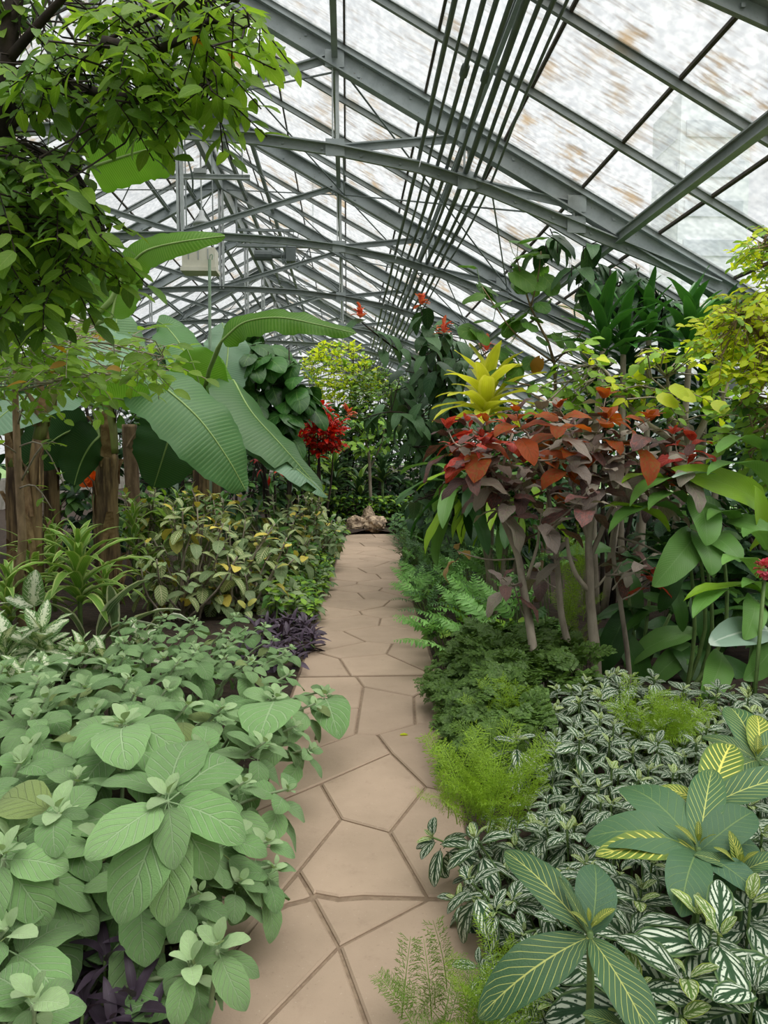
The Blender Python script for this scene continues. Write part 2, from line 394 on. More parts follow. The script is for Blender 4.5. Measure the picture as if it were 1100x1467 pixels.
def frame(p, d, n, L, w=1.0, roll=0.0):
    y = nz(d); x = np.cross(y, n)
    if np.linalg.norm(x) < 1e-3: x = np.cross(y, V(.3, 1, .2))
    x = nz(x); z = np.cross(x, y)
    if roll: x, z = x * math.cos(roll) + z * math.sin(roll), z * math.cos(roll) - x * math.sin(roll)
    return np.column_stack([x * L * w, y * L, z * L]), np.asarray(p, float)
NSEP = [0, 0]
class Plant:
    def __init__(s, name, loc, label, cat='plant', group=None):
        s.root = empty(name, loc, label, cat, group); s.o = V(*map(float, loc)); s.L = []; s.small = MB(); s.smat = None
    def leaf(s, key, p, d, n, L, w=1.0, roll=0.0, part='leaf'):
        A, t = frame(p, d, n, L, w, roll); s.L.append((key, rnd.randrange(len(LIB[key])), A, t, L, part))
    def stem(s, pts, r, mat, n=6, name='stem', sm=True):
        m = MB(); m.tube(smooth_pts(pts, 3) if len(pts) > 2 and sm else pts, np.interp(np.linspace(0, 1, (len(pts) - 1) * 3 + 1 if len(pts) > 2 and sm else len(pts)), np.linspace(0, 1, len(r)), r) if hasattr(r, '__len__') else r, n)
        return m.build(name, M[mat], s.root, True, origin=s.o)
    def twig(s, pts, r, mat, n=4):      # thin growth past counting, joined
        s.small.tube(pts, r, n, cap=False); s.smat = M[mat]
    def finish(s, sep=300, minpx=9, stalk='twigs'):
        sc = []
        for e in s.L:
            q = proj(e[3] + e[2][:, 1] * .5)
            on = q[2] > .2 and -60 < q[0] < 1160 and -60 < q[1] < 1527
            sc.append((e[4] * F / max(q[2], .2)) if on else 0)
        idx = sorted(range(len(s.L)), key=lambda i: -sc[i])
        one = [i for i in idx if sc[i] >= minpx][:sep]; rest = [i for i in idx if i not in set(one)]
        for i in one:
            key, vi, A, t, L, part = s.L[i]
            o = bpy.data.objects.new(part, LIB[key][vi][0])
            mt = Matrix([[*A[r], t[r] - s.o[r]] for r in range(3)] + [[0, 0, 0, 1]])
            C.objects.link(o); o.parent = s.root; o.matrix_basis = mt
        NSEP[0] += len(one); NSEP[1] += len(rest)
        if rest:
            mats = []; vv = []; ll = []; ff = []; uu = []; mi = []; off = 0
            for i in rest:
                key, vi, A, t, L, part = s.L[i]; me, va, lv, ft, ua = LIB[key][vi]
                if me.materials[0] not in mats: mats.append(me.materials[0])
                vv.append(va @ A.T + (t - s.o)); ll.append(lv + off); ff.append(ft); uu.append(ua); mi.append(np.full(len(ft), mats.index(me.materials[0]), np.int32)); off += len(va)
            vv = np.concatenate(vv); ll = np.concatenate(ll); ff = np.concatenate(ff); uu = np.concatenate(uu); mi = np.concatenate(mi)
            me = bpy.data.meshes.new('foliage'); me.vertices.add(len(vv)); me.vertices.foreach_set('co', vv.astype(np.float32).ravel())
            me.loops.add(len(ll)); me.loops.foreach_set('vertex_index', ll.astype(np.int32)); me.polygons.add(len(ff))
            st = np.concatenate([[0], np.cumsum(ff)[:-1]]).astype(np.int32)
            me.polygons.foreach_set('loop_start', st); me.polygons.foreach_set('loop_total', ff); me.polygons.foreach_set('material_index', mi)
            me.polygons.foreach_set('use_smooth', np.ones(len(ff), bool)); ul = me.uv_layers.new(name='UVMap'); ul.data.foreach_set('uv', uu.ravel())
            for m in mats: me.materials.append(m)
            me.update(); me.validate()
            o = bpy.data.objects.new('foliage', me); C.objects.link(o); o.parent = s.root; o['kind'] = 'stuff'
        if s.small.v: tag(s.small.build(stalk, s.smat, s.root, True, origin=s.o), kind='stuff')

def rdir(e0, e1, a0=0, a1=6.283):
    e = math.radians(U(e0, e1)); a = U(a0, a1); return V(math.cos(e) * math.cos(a), math.cos(e) * math.sin(a), math.sin(e))
def rosette(P, top, axis, key, n, L0, L1, e0, e1, gap=.02, w=1.0, dec=True, a0=None, jit=6):
    """n leaves around an axis: the first (top) short and upright, the last long and low"""
    ax = nz(np.asarray(axis, float)); x = nz(np.cross(ax, V(.1, 1, .05))); y = np.cross(ax, x); a0 = U(0, 6.28) if a0 is None else a0
    ks = key if isinstance(key, (list, tuple)) else [key]
    for i in range(n):
        f = i / max(1, n - 1)
        a = a0 + ((i % 2) * math.pi + (i // 2) * math.pi / 2 if dec else i * 2.4) + U(-.25, .25)
        e = math.radians(lerp(e0, e1, f) + U(-jit, jit)); rad = x * math.cos(a) + y * math.sin(a)
        d = rad * math.cos(e) + ax * math.sin(e)
        P.leaf(rnd.choice(ks), top - ax * gap * i + rad * .004, d, ax * math.cos(e) - rad * math.sin(e) + UP * .2, lerp(L0, L1, f) * U(.88, 1.1), w * U(.9, 1.1), U(-.2, .2))
def inpoly(px, py, poly):
    c = False; n = len(poly)
    for i in range(n):
        x1, y1 = poly[i]; x2, y2 = poly[(i + 1) % n]
        if (y1 > py) != (y2 > py) and px < (x2 - x1) * (py - y1) / (y2 - y1) + x1: c = not c
    return c
def inside(poly):
    xs = [p[0] for p in poly]; ys = [p[1] for p in poly]
    while True:
        x, y = U(min(xs), max(xs)), U(min(ys), max(ys))
        if inpoly(x, y, poly): return x, y

# ================================================================== LARGE STRUCTURE
XR, ZR, SL = -2.05, CAMZ + 4.35, .553
EAVE = 6.5
def zr(X, off=0.0): return ZR - abs(X - XR) * SL + off
BAY = 3.18; T1 = 6.74; BAR = .97
Y0, Y1 = T1 - BAY * 5, T1 + BAY * 9
XL_, XR_ = XR - EAVE, XR + EAVE

# --- ground, beds and the paved path
gm = MB(); gm.add([(-60, -40, -.12), (60, -40, -.12), (60, 90, -.12), (-60, 90, -.12)], [(0, 1, 2, 3)])
tag(gm.build('ground', M['grass']), kind='structure')
def pedge(Y):
    l = np.interp(Y, [-5, 1, 5.2, 9, 13.9], [-.55, -.52, -.34, -.22, -.02]); r = np.interp(Y, [-5, 1, 5.2, 9, 13.9], [.36, .36, .62, .70, .95])
    return float(l), float(r)
for nm, side in (('floor_bed_left', 0), ('floor_bed_right', 1)):
    m = MB(); ys = np.linspace(Y0, Y1, 181); vs = []
    for Y in ys:
        e = pedge(Y); xs = np.linspace(XL_ + .1, e[0], 14) if side == 0 else np.linspace(e[1], XR_ - .1, 14)
        if Y > 13.95: xs = np.linspace(XL_ + .1, .45, 14) if side == 0 else np.linspace(.45, XR_ - .1, 14)
        for x in xs:
            dd = min(abs(x - e[0]), abs(x - e[1])); vs.append((x, Y, .015 + .07 * min(1, dd / .4) + .03 * noise.noise(Vector((x * 2, Y * 2, 0))) * min(1, dd * 3)))
    m.add(vs, [(i * 14 + j, i * 14 + j + 1, (i + 1) * 14 + j + 1, (i + 1) * 14 + j) for i in range(180) for j in range(13)])
    tag(m.build(nm, M['soil'], smooth=True), kind='structure')
path = empty('floor', (0, 0, 0), kind='structure')
tag(path, 'tan paved walk of irregular flagstones running between the planted beds', None)
m = MB(); m.add([(-.9, Y0, -.011), (1.1, Y0, -.011), (1.3, 14.3, -.011), (-.5, 14.3, -.011)], [(0, 1, 2, 3)])
m.build('mortar_bed', M['mortar'], path)
def clip(poly, p, n):
    o = []
    for i in range(len(poly)):
        a, b = poly[i], poly[(i + 1) % len(poly)]; da = (a[0] - p[0]) * n[0] + (a[1] - p[1]) * n[1]; db = (b[0] - p[0]) * n[0] + (b[1] - p[1]) * n[1]
        if da <= 0: o.append(a)
        if (da < 0 < db) or (db < 0 < da):
            t = da / (da - db); o.append((a[0] + (b[0] - a[0]) * t, a[1] + (b[1] - a[1]) * t))
    return o
def clip_path(poly, ya, yb):
    for yy0, yy1 in ((ya, yb),):
        (l0, r0), (l1, r1) = pedge(yy0), pedge(yy1)
        dl = (l1 - l0, yy1 - yy0); poly = clip(poly, (l0, yy0), (-dl[1], dl[0]))
        if len(poly) < 3: return poly
        dr = (r1 - r0, yy1 - yy0); poly = clip(poly, (r0, yy0), (dr[1], -dr[0]))
    return poly
def inset(poly, g):
    n = len(poly); A = sum(poly[i][0] * poly[(i + 1) % n][1] - poly[(i + 1) % n][0] * poly[i][1] for i in range(n)) / 2
    if A < 0: poly = poly[::-1]
    o = []
    for i in range(n):
        p, a, b = poly[i], poly[i - 1], poly[(i + 1) % n]
        e1 = np.array(p) - a; e2 = np.array(b) - p; l1, l2 = np.linalg.norm(e1), np.linalg.norm(e2)
        if l1 < 1e-4 or l2 < 1e-4: continue
        n1 = np.array((-e1[1], e1[0])) / l1; n2 = np.array((-e2[1], e2[0])) / l2; bs = n1 + n2; k = max(.35, float(bs @ bs) / 2)
        o.append(tuple(np.array(p) + bs / k * g))
    return o
def clean(poly, e=.012):
    o = []
    for p in poly:
        if not o or math.hypot(p[0] - o[-1][0], p[1] - o[-1][1]) > e: o.append(p)
    while len(o) > 2 and math.hypot(o[0][0] - o[-1][0], o[0][1] - o[-1][1]) < e: o.pop()
    return o
def paver(poly, gap=.006):
    poly = clean(poly)
    if len(poly) < 3: return
    p0 = inset(poly, gap); p1 = inset(p0, .007); n = len(p0)
    if n < 3 or len(p1) != n: return
    cx = sum(p[0] for p in p0) / n; cyy = sum(p[1] for p in p0) / n; tx, ty = U(-.0015, .0015), U(-.0015, .0015); h = U(-.001, .001)
    zt = lambda p: h + (p[0] - cx) * tx + (p[1] - cyy) * ty
    m = MB(); vs = [(p[0], p[1], -.035) for p in p0] + [(p[0], p[1], zt(p) - .006) for p in p0] + [(p[0], p[1], zt(p)) for p in p1]
    fs = [(i, (i + 1) % n, n + (i + 1) % n, n + i) for i in range(n)] + [(n + i, n + (i + 1) % n, 2 * n + (i + 1) % n, 2 * n + i) for i in range(n)] + [tuple(range(2 * n, 3 * n))]
    m.add(vs, fs); m.build('paver', M['paver'], path, origin=V(cx, cyy, 0))
g2 = lambda l: [tuple(G(x, y)[:2]) for x, y in l]
SEAM = float(G(530, 968)[1])
tiles = [
 [(250, 968), (509, 968), (520, 983), (515, 1013), (250, 1040)],
 [(250, 1040), (515, 1013), (509, 1051), (461, 1068), (250, 1144)],
 [(509, 968), (651, 968), (593, 997), (520, 983)],
 [(520, 983), (593, 997), (595, 1037), (540, 1052), (509, 1051), (515, 1013)],
 [(651, 968), (800, 968), (800, 1028), (595, 1037), (593, 997)],
 [(540, 1052), (595, 1037), (800, 1028), (800, 1165), (610, 1126), (560, 1078)],
 [(509, 1051), (540, 1052), (560, 1078), (459, 1122), (250, 1209), (250, 1144), (461, 1068)],
 [(459, 1122), (560, 1078), (610, 1126), (558, 1191), (488, 1172)],
 [(558, 1191), (610, 1126), (800, 1165), (800, 1290), (612, 1284)],
 [(250, 1209), (459, 1122), (488, 1172), (427, 1247), (330, 1366), (50, 1366)],
 [(427, 1247), (488, 1172), (558, 1191), (612, 1284), (521, 1281), (485, 1284), (453, 1278), (448, 1281)],
 [(448, 1286), (453, 1283), (485, 1289), (521, 1286), (612, 1288), (485, 1355)],
 [(485, 1355), (612, 1288), (850, 1290), (900, 1700), (611, 1700)],
 [(485, 1355), (611, 1700), (149, 1700)],
 [(427, 1250), (447, 1282), (437, 1286), (412, 1292), (367, 1312), (330, 1364)],
 [(330, 1368), (367, 1318), (412, 1297), (437, 1291), (447, 1287), (485, 1355), (149, 1700), (-150, 1700), (50, 1368)]]
for t in tiles: paver(clip_path(clip(g2(t), (0, SEAM - .012), (0, 1)), 1, 5.2), .0065)
def voronoi(ya, yb, nx, ny, gap):
    seeds = []
    for j in range(ny):
        for i in range(nx):
            Y = lerp(ya, yb, (j + .5 + U(-.36, .36)) / ny); l, r = pedge(Y); seeds.append((lerp(l, r, (i + .5 * (j % 2) + .25 + U(-.25, .25)) / nx), Y))
    for i, s in enumerate(seeds):
        poly = [(-2, ya), (3, ya), (3, yb), (-2, yb)]
        for k, q in enumerate(seeds):
            if k != i and len(poly) > 2 and abs(q[1] - s[1]) < 2.5: poly = clip(poly, ((s[0] + q[0]) / 2, (s[1] + q[1]) / 2), (q[0] - s[0], q[1] - s[1]))
        if len(poly) > 2: paver(clip_path(poly, max(ya, s[1] - .8), min(yb, s[1] + .8)), gap)
voronoi(SEAM + .014, 14.0, 2, 20, .007)
p_lo = float(G(300, 1700)[1])
voronoi(-4.0, p_lo + .02, 2, 9, .007)

# --- walls
def wall(nm, a, b, h0, h1, gable=None):
    w = empty(nm, (0, 0, 0), kind='structure'); a = V(*a, 0); b = V(*b, 0); d = b - a; Ln = np.linalg.norm(d); u = d / Ln; nn = V(-u[1], u[0], 0)
    m = MB(); m.beam(a + V(0, 0, h0 / 2 - .05), b + V(0, 0, h0 / 2 - .05), .2, h0 + .1); m.build('masonry_base', M['masonry'], w)
    m = MB(); k = int(round(Ln / BAR)); 
    top = lambda p: h1 if gable is None else zr(p[0], .0)
    for i in range(k + 1):
        p = a + d * i / k; m.beam(p + V(0, 0, h0), p + V(0, 0, top(p)), .05, .06, u)
    m.beam(a + V(0, 0, h0), b + V(0, 0, h0), .08, .05)
    m.beam(a + V(0, 0, h1), b + V(0, 0, h1), .1, .1)
    if gable:
        for z in (3.4, 4.5):
            hw = (ZR - z) / SL; m.beam((XR - hw, a[1], z), (XR + hw, a[1], z), .06, .06)
    m.build('glazing_frame', M['bar'], w)
    m = MB()
    for i in range(k):
        p, q = a + d * i / k, a + d * (i + 1) / k; t = u * .028
        m.add([p + t + V(0, 0, h0), q - t + V(0, 0, h0), q - t + V(0, 0, top(q)), p + t + V(0, 0, top(p))], [(0, 1, 2, 3)])
    o = m.build('glazing', M['glass_clear'], w); o['kind'] = 'stuff'
    me = o.data; ul = me.uv_layers.new(name='UVMap'); 
    for lp in me.loops:
        c = me.vertices[lp.vertex_index].co; ul.data[lp.index].uv = (c.z, (c.x + c.y))
wall('wall_left', (XL_, Y0), (XL_, Y1), .8, zr(XL_)); wall('wall_right', (XR_, Y0), (XR_, Y1), .8, zr(XR_))
wall('wall_back', (XL_, Y1), (XR_, Y1), .8, zr(XR_), True); wall('wall_front', (XL_, Y0), (XR_, Y0), .8, zr(XR_), True)

# --- roof glazing: each pane a part of the ceiling
ceil = empty('ceiling', (0, 0, 0), 'pitched greenhouse roof of streaked whitewashed glass panes in grey bars', None, kind='structure')
PW = .68; ca = math.cos(math.atan(SL)); GO = .145
def pane_mesh(sgn, mat):
    m = MB(); w = BAR / 2 - .02; dx = PW + .02; e = .012
    def P(x, y, up): return (sgn * x, y, -x * SL + up)
    # lapped pane with thickness plus its dark lap seal at the lower edge
    vs = [P(0, -w, 0), P(dx, -w, e), P(dx, w, e), P(0, w, 0)]
    m.add(vs + [(a, b, c + .004) for a, b, c in vs], [(0, 1, 2, 3), (7, 6, 5, 4), (0, 4, 5, 1), (1, 5, 6, 2), (2, 6, 7, 3), (3, 7, 4, 0)])
    m.add([P(PW - .008, -w, -.006), P(PW + .010, -w, -.006), P(PW + .010, w, -.006), P(PW - .008, w, -.006), P(PW - .008, -w, e + .004), P(PW + .010, -w, e + .004), P(PW + .010, w, e + .004), P(PW - .008, w, e + .004)],
          [(0, 1, 2, 3), (7, 6, 5, 4), (0, 4, 5, 1), (1, 5, 6, 2), (2, 6, 7, 3), (3, 7, 4, 0)], 1)
    me = bpy.data.meshes.new('pane'); me.from_pydata(m.v, [], m.f); me.materials.append(mat); me.materials.append(M['seal']); me.polygons.foreach_set('material_index', m.m)
    ul = me.uv_layers.new(name='UVMap')
    for lp in me.loops:
        c = me.vertices[lp.vertex_index].co; ul.data[lp.index].uv = (abs(c.x) / PW, c.y)
    return me
PM = {(s, k): pane_mesh(s, M[k]) for s in (1, -1) for k in ('glass', 'glass_clear')}
rows = int(EAVE / PW) + 1; rest = {1: [], -1: []}; sepn = 0
kmin, kmax = int(round((Y0 - T1) / BAR)), int(round((Y1 - T1) / BAR))
for k in range(kmin, kmax):
    Yc = T1 + (k + .5) * BAR
    for s in (1, -1):
        for r in range(rows):
            X = XR + s * r * PW; Z = zr(X, GO)
            q = proj((X + s * PW / 2, Yc, Z - .2)) if Yc > .5 else (-999, -999, 1)
            vis = Yc > 1.5 and -120 < q[0] < 1250 and -150 < q[1] < 700 and Yc < 21 and not (s < 0 and (Yc < 6 or r > 6))
            if vis and sepn < 300:
                kk = 'glass_clear' if (s > 0 and r >= 7 and Yc < 6.5) or (s < 0 and rnd.random() < .5) else 'glass'
                o = bpy.data.objects.new('pane', PM[(s, kk)]); C.objects.link(o); o.parent = ceil; o.location = (X, Yc, Z); sepn += 1
            else: rest[s].append((X, Yc, Z))
for s in (1, -1):
    me0 = PM[(s, 'glass')]; va = np.array([v.co[:] for v in me0.vertices]); m = MB()
    for X, Yc, Z in rest[s]:
        m.add(va + V(X, Yc, Z), [tuple(p.vertices) for p in me0.polygons]); m.m[-len(me0.polygons):] = [p.material_index for p in me0.polygons]
    o = m.build('far_glazing', [M['glass'], M['seal']], ceil); o['kind'] = 'stuff'; ul = o.data.uv_layers.new(name='UVMap')
    nv = len(va); li = np.empty(len(o.data.loops), np.int32); o.data.loops.foreach_get('vertex_index', li)
    uvv = np.column_stack([np.abs(va[:, 0]) / PW, va[:, 1]])[li % nv].astype(np.float32); ul.data.foreach_set('uv', uvv.ravel())
for k in range(kmin, kmax + 1):
    Y = T1 + k * BAR
    for s in (1, -1):
        a = V(XR, Y, zr(XR, GO)); b = V(XR + s * EAVE, Y, zr(XR + s * EAVE, GO)); m = MB(); up = nz(V(s * SL, 0, 1))
        m.beam(a, b, .05, .018, up, 0, (0, .010)); m.beam(a, b, .020, .048, up, 0, (0, -.02)); m.beam(a, b, .034, .010, up, 0, (0, -.044))
        m.build('glazing_bar', M['bar'], ceil)
m = MB(); m.beam((XR, Y0, ZR + GO + .03), (XR, Y1, ZR + GO + .03), .22, .06); m.beam((XR, Y0, ZR - .02), (XR, Y1, ZR - .02), .07, .2); m.build('ridge_beam', M['steel'], ceil)
for s in (1, -1):
    m = MB(); m.beam((XR + s * EAVE, Y0, zr(XR + s * EAVE, .02)), (XR + s * EAVE, Y1, zr(XR + s * EAVE, .02)), .16, .2); m.build('eave_gutter', M['steel'], ceil)
    for d, w, h, o_ in ((.42, .05, .06, -.02), (.85, .05, .05, .02), (1.96, .05, .07, .02), (3.08, .034, .05, .02), (4.4, .06, .085, -.10), (5.6, .05, .06, .02)):
        m = MB(); X = XR + s * d; m.ibeam((X, Y0, zr(X, o_)), (X, Y1, zr(X, o_)), w, h, .012); m.build('purlin', M['steel'], ceil)

# --- trusses
CH = [(0, 2.64), (.54, 2.63), (1.3, 2.59), (1.96, 2.51), (2.67, 2.38), (3.27, 2.2), (4.07, 1.89), (4.7, 1.65), (5.3, 1.42)]
def zch(d): return CAMZ + float(np.interp(d, [c[0] for c in CH], [c[1] for c in CH]))
for k in range(-5, 9):
    Y = T1 + k * BAY
    tr = empty('roof_truss', (XR, Y, ZR), 'grey steel roof truss with an arched bottom chord, one of the row', None, 'roof trusses along the greenhouse', 'structure')
    near = -2 <= k < 5
    for s in (1, -1):
        m = MB(); m.ibeam((XR, Y, ZR), (XR + s * EAVE, Y, zr(XR + s * EAVE)), .10, .165, .014)
        if near:
            for i in range(14):
                X = XR + s * (.4 + i * .44); m.box((X, Y - .013, zr(X, .04 if i % 2 else -.04)), .022, .012, .022)
        m.build('rafter', M['steel'], tr)
        m = MB(); pts = [V(XR + s * d, Y, CAMZ + z) for d, z in CH]
        for a, b in zip(pts, pts[1:]):
            m.beam(a, b, .014, .075, UP, 0, (.008, 0)); m.beam(a, b, .014, .075, UP, 0, (-.008, 0)); m.beam(a, b, .12, .012, UP, 0, (0, .04))
        if near:
            for i in range(16):
                d = .2 + i * .33; m.box((XR + s * d, Y - .02, zch(d)), .02, .014, .02)
        m.build('bottom_chord', M['steel'], tr)
        for d in (1.96, 3.08, 4.03):
            X = XR + s * d; m = MB(); m.beam((X - .02, Y, zch(d)), (X - .02, Y, zr(X)), .012, .05, V(0, 1, 0)); m.beam((X + .02, Y, zch(d)), (X + .02, Y, zr(X)), .03, .012, V(0, 1, 0)); m.build('post', M['steel_light'], tr)
            m = MB(); m.box((X, Y - .03, zch(d) + .02), .16, .01, .14); m.box((X, Y - .03, zr(X) - .02), .16, .01, .14); m.build('gusset_plate', M['steel'], tr)
        for d0, d1 in ((.0, 1.9), (2.02, 3.02), (3.15, 3.98)):
            m = MB(); a = V(XR + s * d0, Y, zch(d0) + .03); b = V(XR + s * d1, Y, zr(XR + s * d1, -.05)); m.beam(a, b, .06, .012, UP, 0, (0, .03)); m.beam(a, b, .012, .06); m.build('diagonal_brace', M['steel'], tr)
    m = MB(); m.beam((XR - .025, Y, zch(0)), (XR - .025, Y, ZR), .03, .09, V(0, 1, 0)); m.beam((XR + .025, Y, zch(0)), (XR + .025, Y, ZR), .03, .09, V(0, 1, 0)); m.build('king_post', M['steel_light'], tr)
# thin cross ties between trusses
for k in range(0, 6):
    Ya, Yb = T1 + k * BAY, T1 + (k + 1) * BAY
    m = MB()
    for s in (1, -1):
        for d0, d1 in ((.1, 2.03), (2.03, 4.15)):
            for p, q in ((d0, d1), (d1, d0)):
                m.tube([V(XR + s * p, Ya, zr(XR + s * p, -.06)), V(XR + s * q, Yb, zr(XR + s * q, -.06))], .009, 5)
        m.tube([V(XR + s * 2.03, Ya, zch(2.03)), V(XR + s * 2.03, Yb, zr(XR + s * 2.03, -.06))], .008, 5)
        m.tube([V(XR + s * 3.3, Ya, zch(3.3)), V(XR + s * 4.1, Yb, zr(XR + s * 4.1, -.06))], .008, 5)
    tag(m.build('roof_tie_rods', M['pipe']), 'thin steel tie rods crossing between two roof trusses', None, 'tie rods between the trusses', 'structure')

# --- tower seen faintly through the glass, right
tw = empty('building', (25.8, 57, -.1), 'pale tower block seen faintly through the right roof glass', 'building')
m = MB(); m.box((25.8, 57, 13), 5, 5, 26.2); m.box((25.8, 57, 26.7), 3, 3, 1.4); m.build('tower_body', M['tower'], tw)
for fl in range(9):
    m = MB(); m.box((25.8, 54.46, 2.2 + fl * 2.7), 4.2, .12, 1.1); m.box((23.26, 57, 2.2 + fl * 2.7), .12, 4.2, 1.1); m.build('window_band', M['towerwin'], tw)
for p in tw.children: p.location = -tw.location

# ================================================================== HANGING FITTINGS
labs = ['leftmost pipe of the overhead bundle', 'second pipe from the left in the overhead bundle', 'third pipe from the left in the overhead bundle, with a fat coupling', 'fourth pipe from the left in the overhead bundle', 'fifth pipe from the left in the overhead bundle, coupled midway',
        'sixth and thickest pipe in the overhead bundle', 'seventh overhead pipe, beside the thickest one', 'second pipe from the right in the overhead bundle', 'rightmost thin pipe of the overhead bundle']
for i in range(9):
    x0 = [.62, .70, .78, .86, .94, 1.02, 1.10, 1.17, 1.24][i]; r = [.018, .012, .017, .017, .016, .024, .016, .016, .011][i]
    pts = []
    for k in range(-3, 9):
        Y = T1 + k * BAY; d = x0 - XR; z = zch(d) + .065 + r; k2 = min(1, max(0, 0 - k))
        pts.append(V(x0 - .06 * (i / 8) * k2, Y, z + (.10 + .03 * (i / 8)) * k2)); pts.append(V(x0 + U(-.008, .008) - .06 * (i / 8) * k2, Y + BAY / 2, z - .02 + U(-.015, .015) + (.10 + .03 * (i / 8)) * max(0, k2 - .5)))
    m = MB(); m.tube(smooth_pts(pts, 3), r, 8)
    o = m.build('pipe', M['pipe'], smooth=True, origin=pts[0]); tag(o, 'grey ' + labs[i], 'pipe', 'pipes running under the roof')
    if i in (2, 4):
        Y = [0, 0, 4.95, 0, 5.3][i]; P_ = smooth_pts(pts, 3); j = min(range(len(P_)), key=lambda q: abs(P_[q][1] - Y)); c = P_[j]; dd = nz(P_[j + 1] - P_[j - 1])
        m = MB(); m.tube([c - dd * .07, c - dd * .05, c + dd * .05, c + dd * .07], [r, r * 1.7, r * 1.7, r], 8); q = m.build('coupling', M['pipe'], o, True, origin=pts[0]); q.location = (0, 0, 0)
m = MB()
c = W(287, 372, 10.9); t = empty('heater', c, 'cream boxed heater hung beneath the roof ridge', 'heater')
m.box(c, .44, .3, .26); m.build('housing', M['box'], t); m = MB(); m.box(c + V(0, 0, -.16), .48, .34, .05); m.build('bottom_tray', M['box'], t)
m = MB()
for i in range(3):
    m = MB(); m.box(c + V(-.13 + i * .13, -.155, .04), .012, .012, .14); m.build('vent_slot', M['lampshade'], t)
pass
for sx in (-1, 1):
    m = MB(); m.tube([c + V(sx * .18, 0, .13), V(c[0] + sx * .18, c[1], zr(c[0], -.05))], .01, 6); m.build('hanger', M['steel'], t)
for (px, py, Y, lb) in ((289, 322, 11.6, 'grey cone lamp hanging under the ridge behind the banana leaf'),):
    c = W(px, py, Y); t = empty('pendant_lamp', c, lb, 'lamp')
    m = MB(); m.tube([c, c + V(0, 0, .04), c + V(0, 0, .12), c + V(0, 0, .2)], [.13, .11, .05, .03], 14); m.build('shade', M['lampshade'], t, True)
    m = MB(); m.tube([c + V(0, 0, .2), V(c[0], c[1], zr(c[0], .0))], .012, 6); m.build('rod', M['steel_light'], t)
    m = MB(); m.tube([c + V(0, 0, -.04), c + V(0, 0, .02)], [.03, .05], 10); m.build('bulb', M['box'], t, True)
a, b = W(217, 252, 10.6), W(358, 252, 10.6); b[2] = a[2]
t = empty('lighting_rail', a, 'pale steel rail slung crosswise under the ridge', 'rail'); m = MB(); m.ibeam(a, b, .05, .06, .01); m.build('rail_bar', M['steel_light'], t)
for p in (a + V(.1, 0, 0), b - V(.1, 0, 0)):
    m = MB(); m.tube([p, V(p[0], p[1], zr(p[0], .0))], .01, 6); m.build('hanger', M['steel'], t)
m = MB(); c = W(287, 246, 10.6); m.box(c, .16, .1, .06); m.build('junction_box', M['lampshade'], t)
c = W(390, 366, 13.6); t = empty('vent_motor', c, 'dark vent motor with wires beneath the far ridge', 'motor')
m = MB(); m.tube([c + V(-.3, 0, 0), c + V(.0, 0, 0)], .09, 12); m.tube([c + V(0, 0, 0), c + V(.3, 0, 0)], .05, 12); m.box(c + V(.32, 0, 0), .16, .2, .22); m.build('motor_body', M['pipe'], t, False)
m = MB(); m.beam(c + V(-.6, 0, .16), c + V(.7, 0, .16), .08, .05); m.beam(c + V(-.6, 0, .42), c + V(.7, 0, .42), .04, .04)
for dx in (-.6, .7): m.beam(c + V(dx, 0, .16), c + V(dx, 0, 1.3), .03, .03)
m.build('frame', M['steel'], t)
m = MB()
for i in range(7):
    p = c + V(U(.1, .6), U(-.1, .1), U(-.05, .1)); m.tube(smooth_pts([p, p + V(U(-.2, .2), 0, -.2), p + V(U(-.1, .3), 0, U(-.1, .1)), p + V(U(-.2, .4), 0, .4)], 4), .007, 4)
m.build('wires', M['pipe'], t)
p0 = W(268, 150, 9.7); m = MB(); q = [W(252, 195, 9.9), W(264, 215, 9.9), W(275, 250, 10), W(276, 275, 10.2)]
m.tube(smooth_pts(q, 4), .012, 5); tag(m.build('cable', M['pipe'], origin=q[0]), 'black cable dangling beside the near king post', 'cable')
c = base(299, 8.9); top = W(300, 372, 8.9); t = empty('support_pole', c, 'slim pale green pole rising between the banana leaves', 'pole')
m = MB(); m.tube([c, top], .017, 8); m.build('shaft', M['pole'], t); m = MB(); m.tube(smooth_pts([top, top + V(.01, 0, .05), top + V(.035, 0, .05), top + V(.03, 0, .0)], 4), .006, 5); m.build('hook', M['pole'], t)
c = base(187, 9.3); t = empty('timber_post', c, 'bare tan timber post between the two banana trunks', 'post')
m = MB(); m.tube(smooth_pts([c, c + V(0.01, 0, 1.0), W(186, 640, 9.3), W(185, 608, 9.3)], 4), [.085] * 13, 9); m.build('shaft', M['bark_tan'], t, True); m = MB(); m.tube([W(186, 640, 9.25), W(198, 618, 9.2)], [.05, .03], 7); m.build('sawn_branch_stub', M['bark_tan'], t)

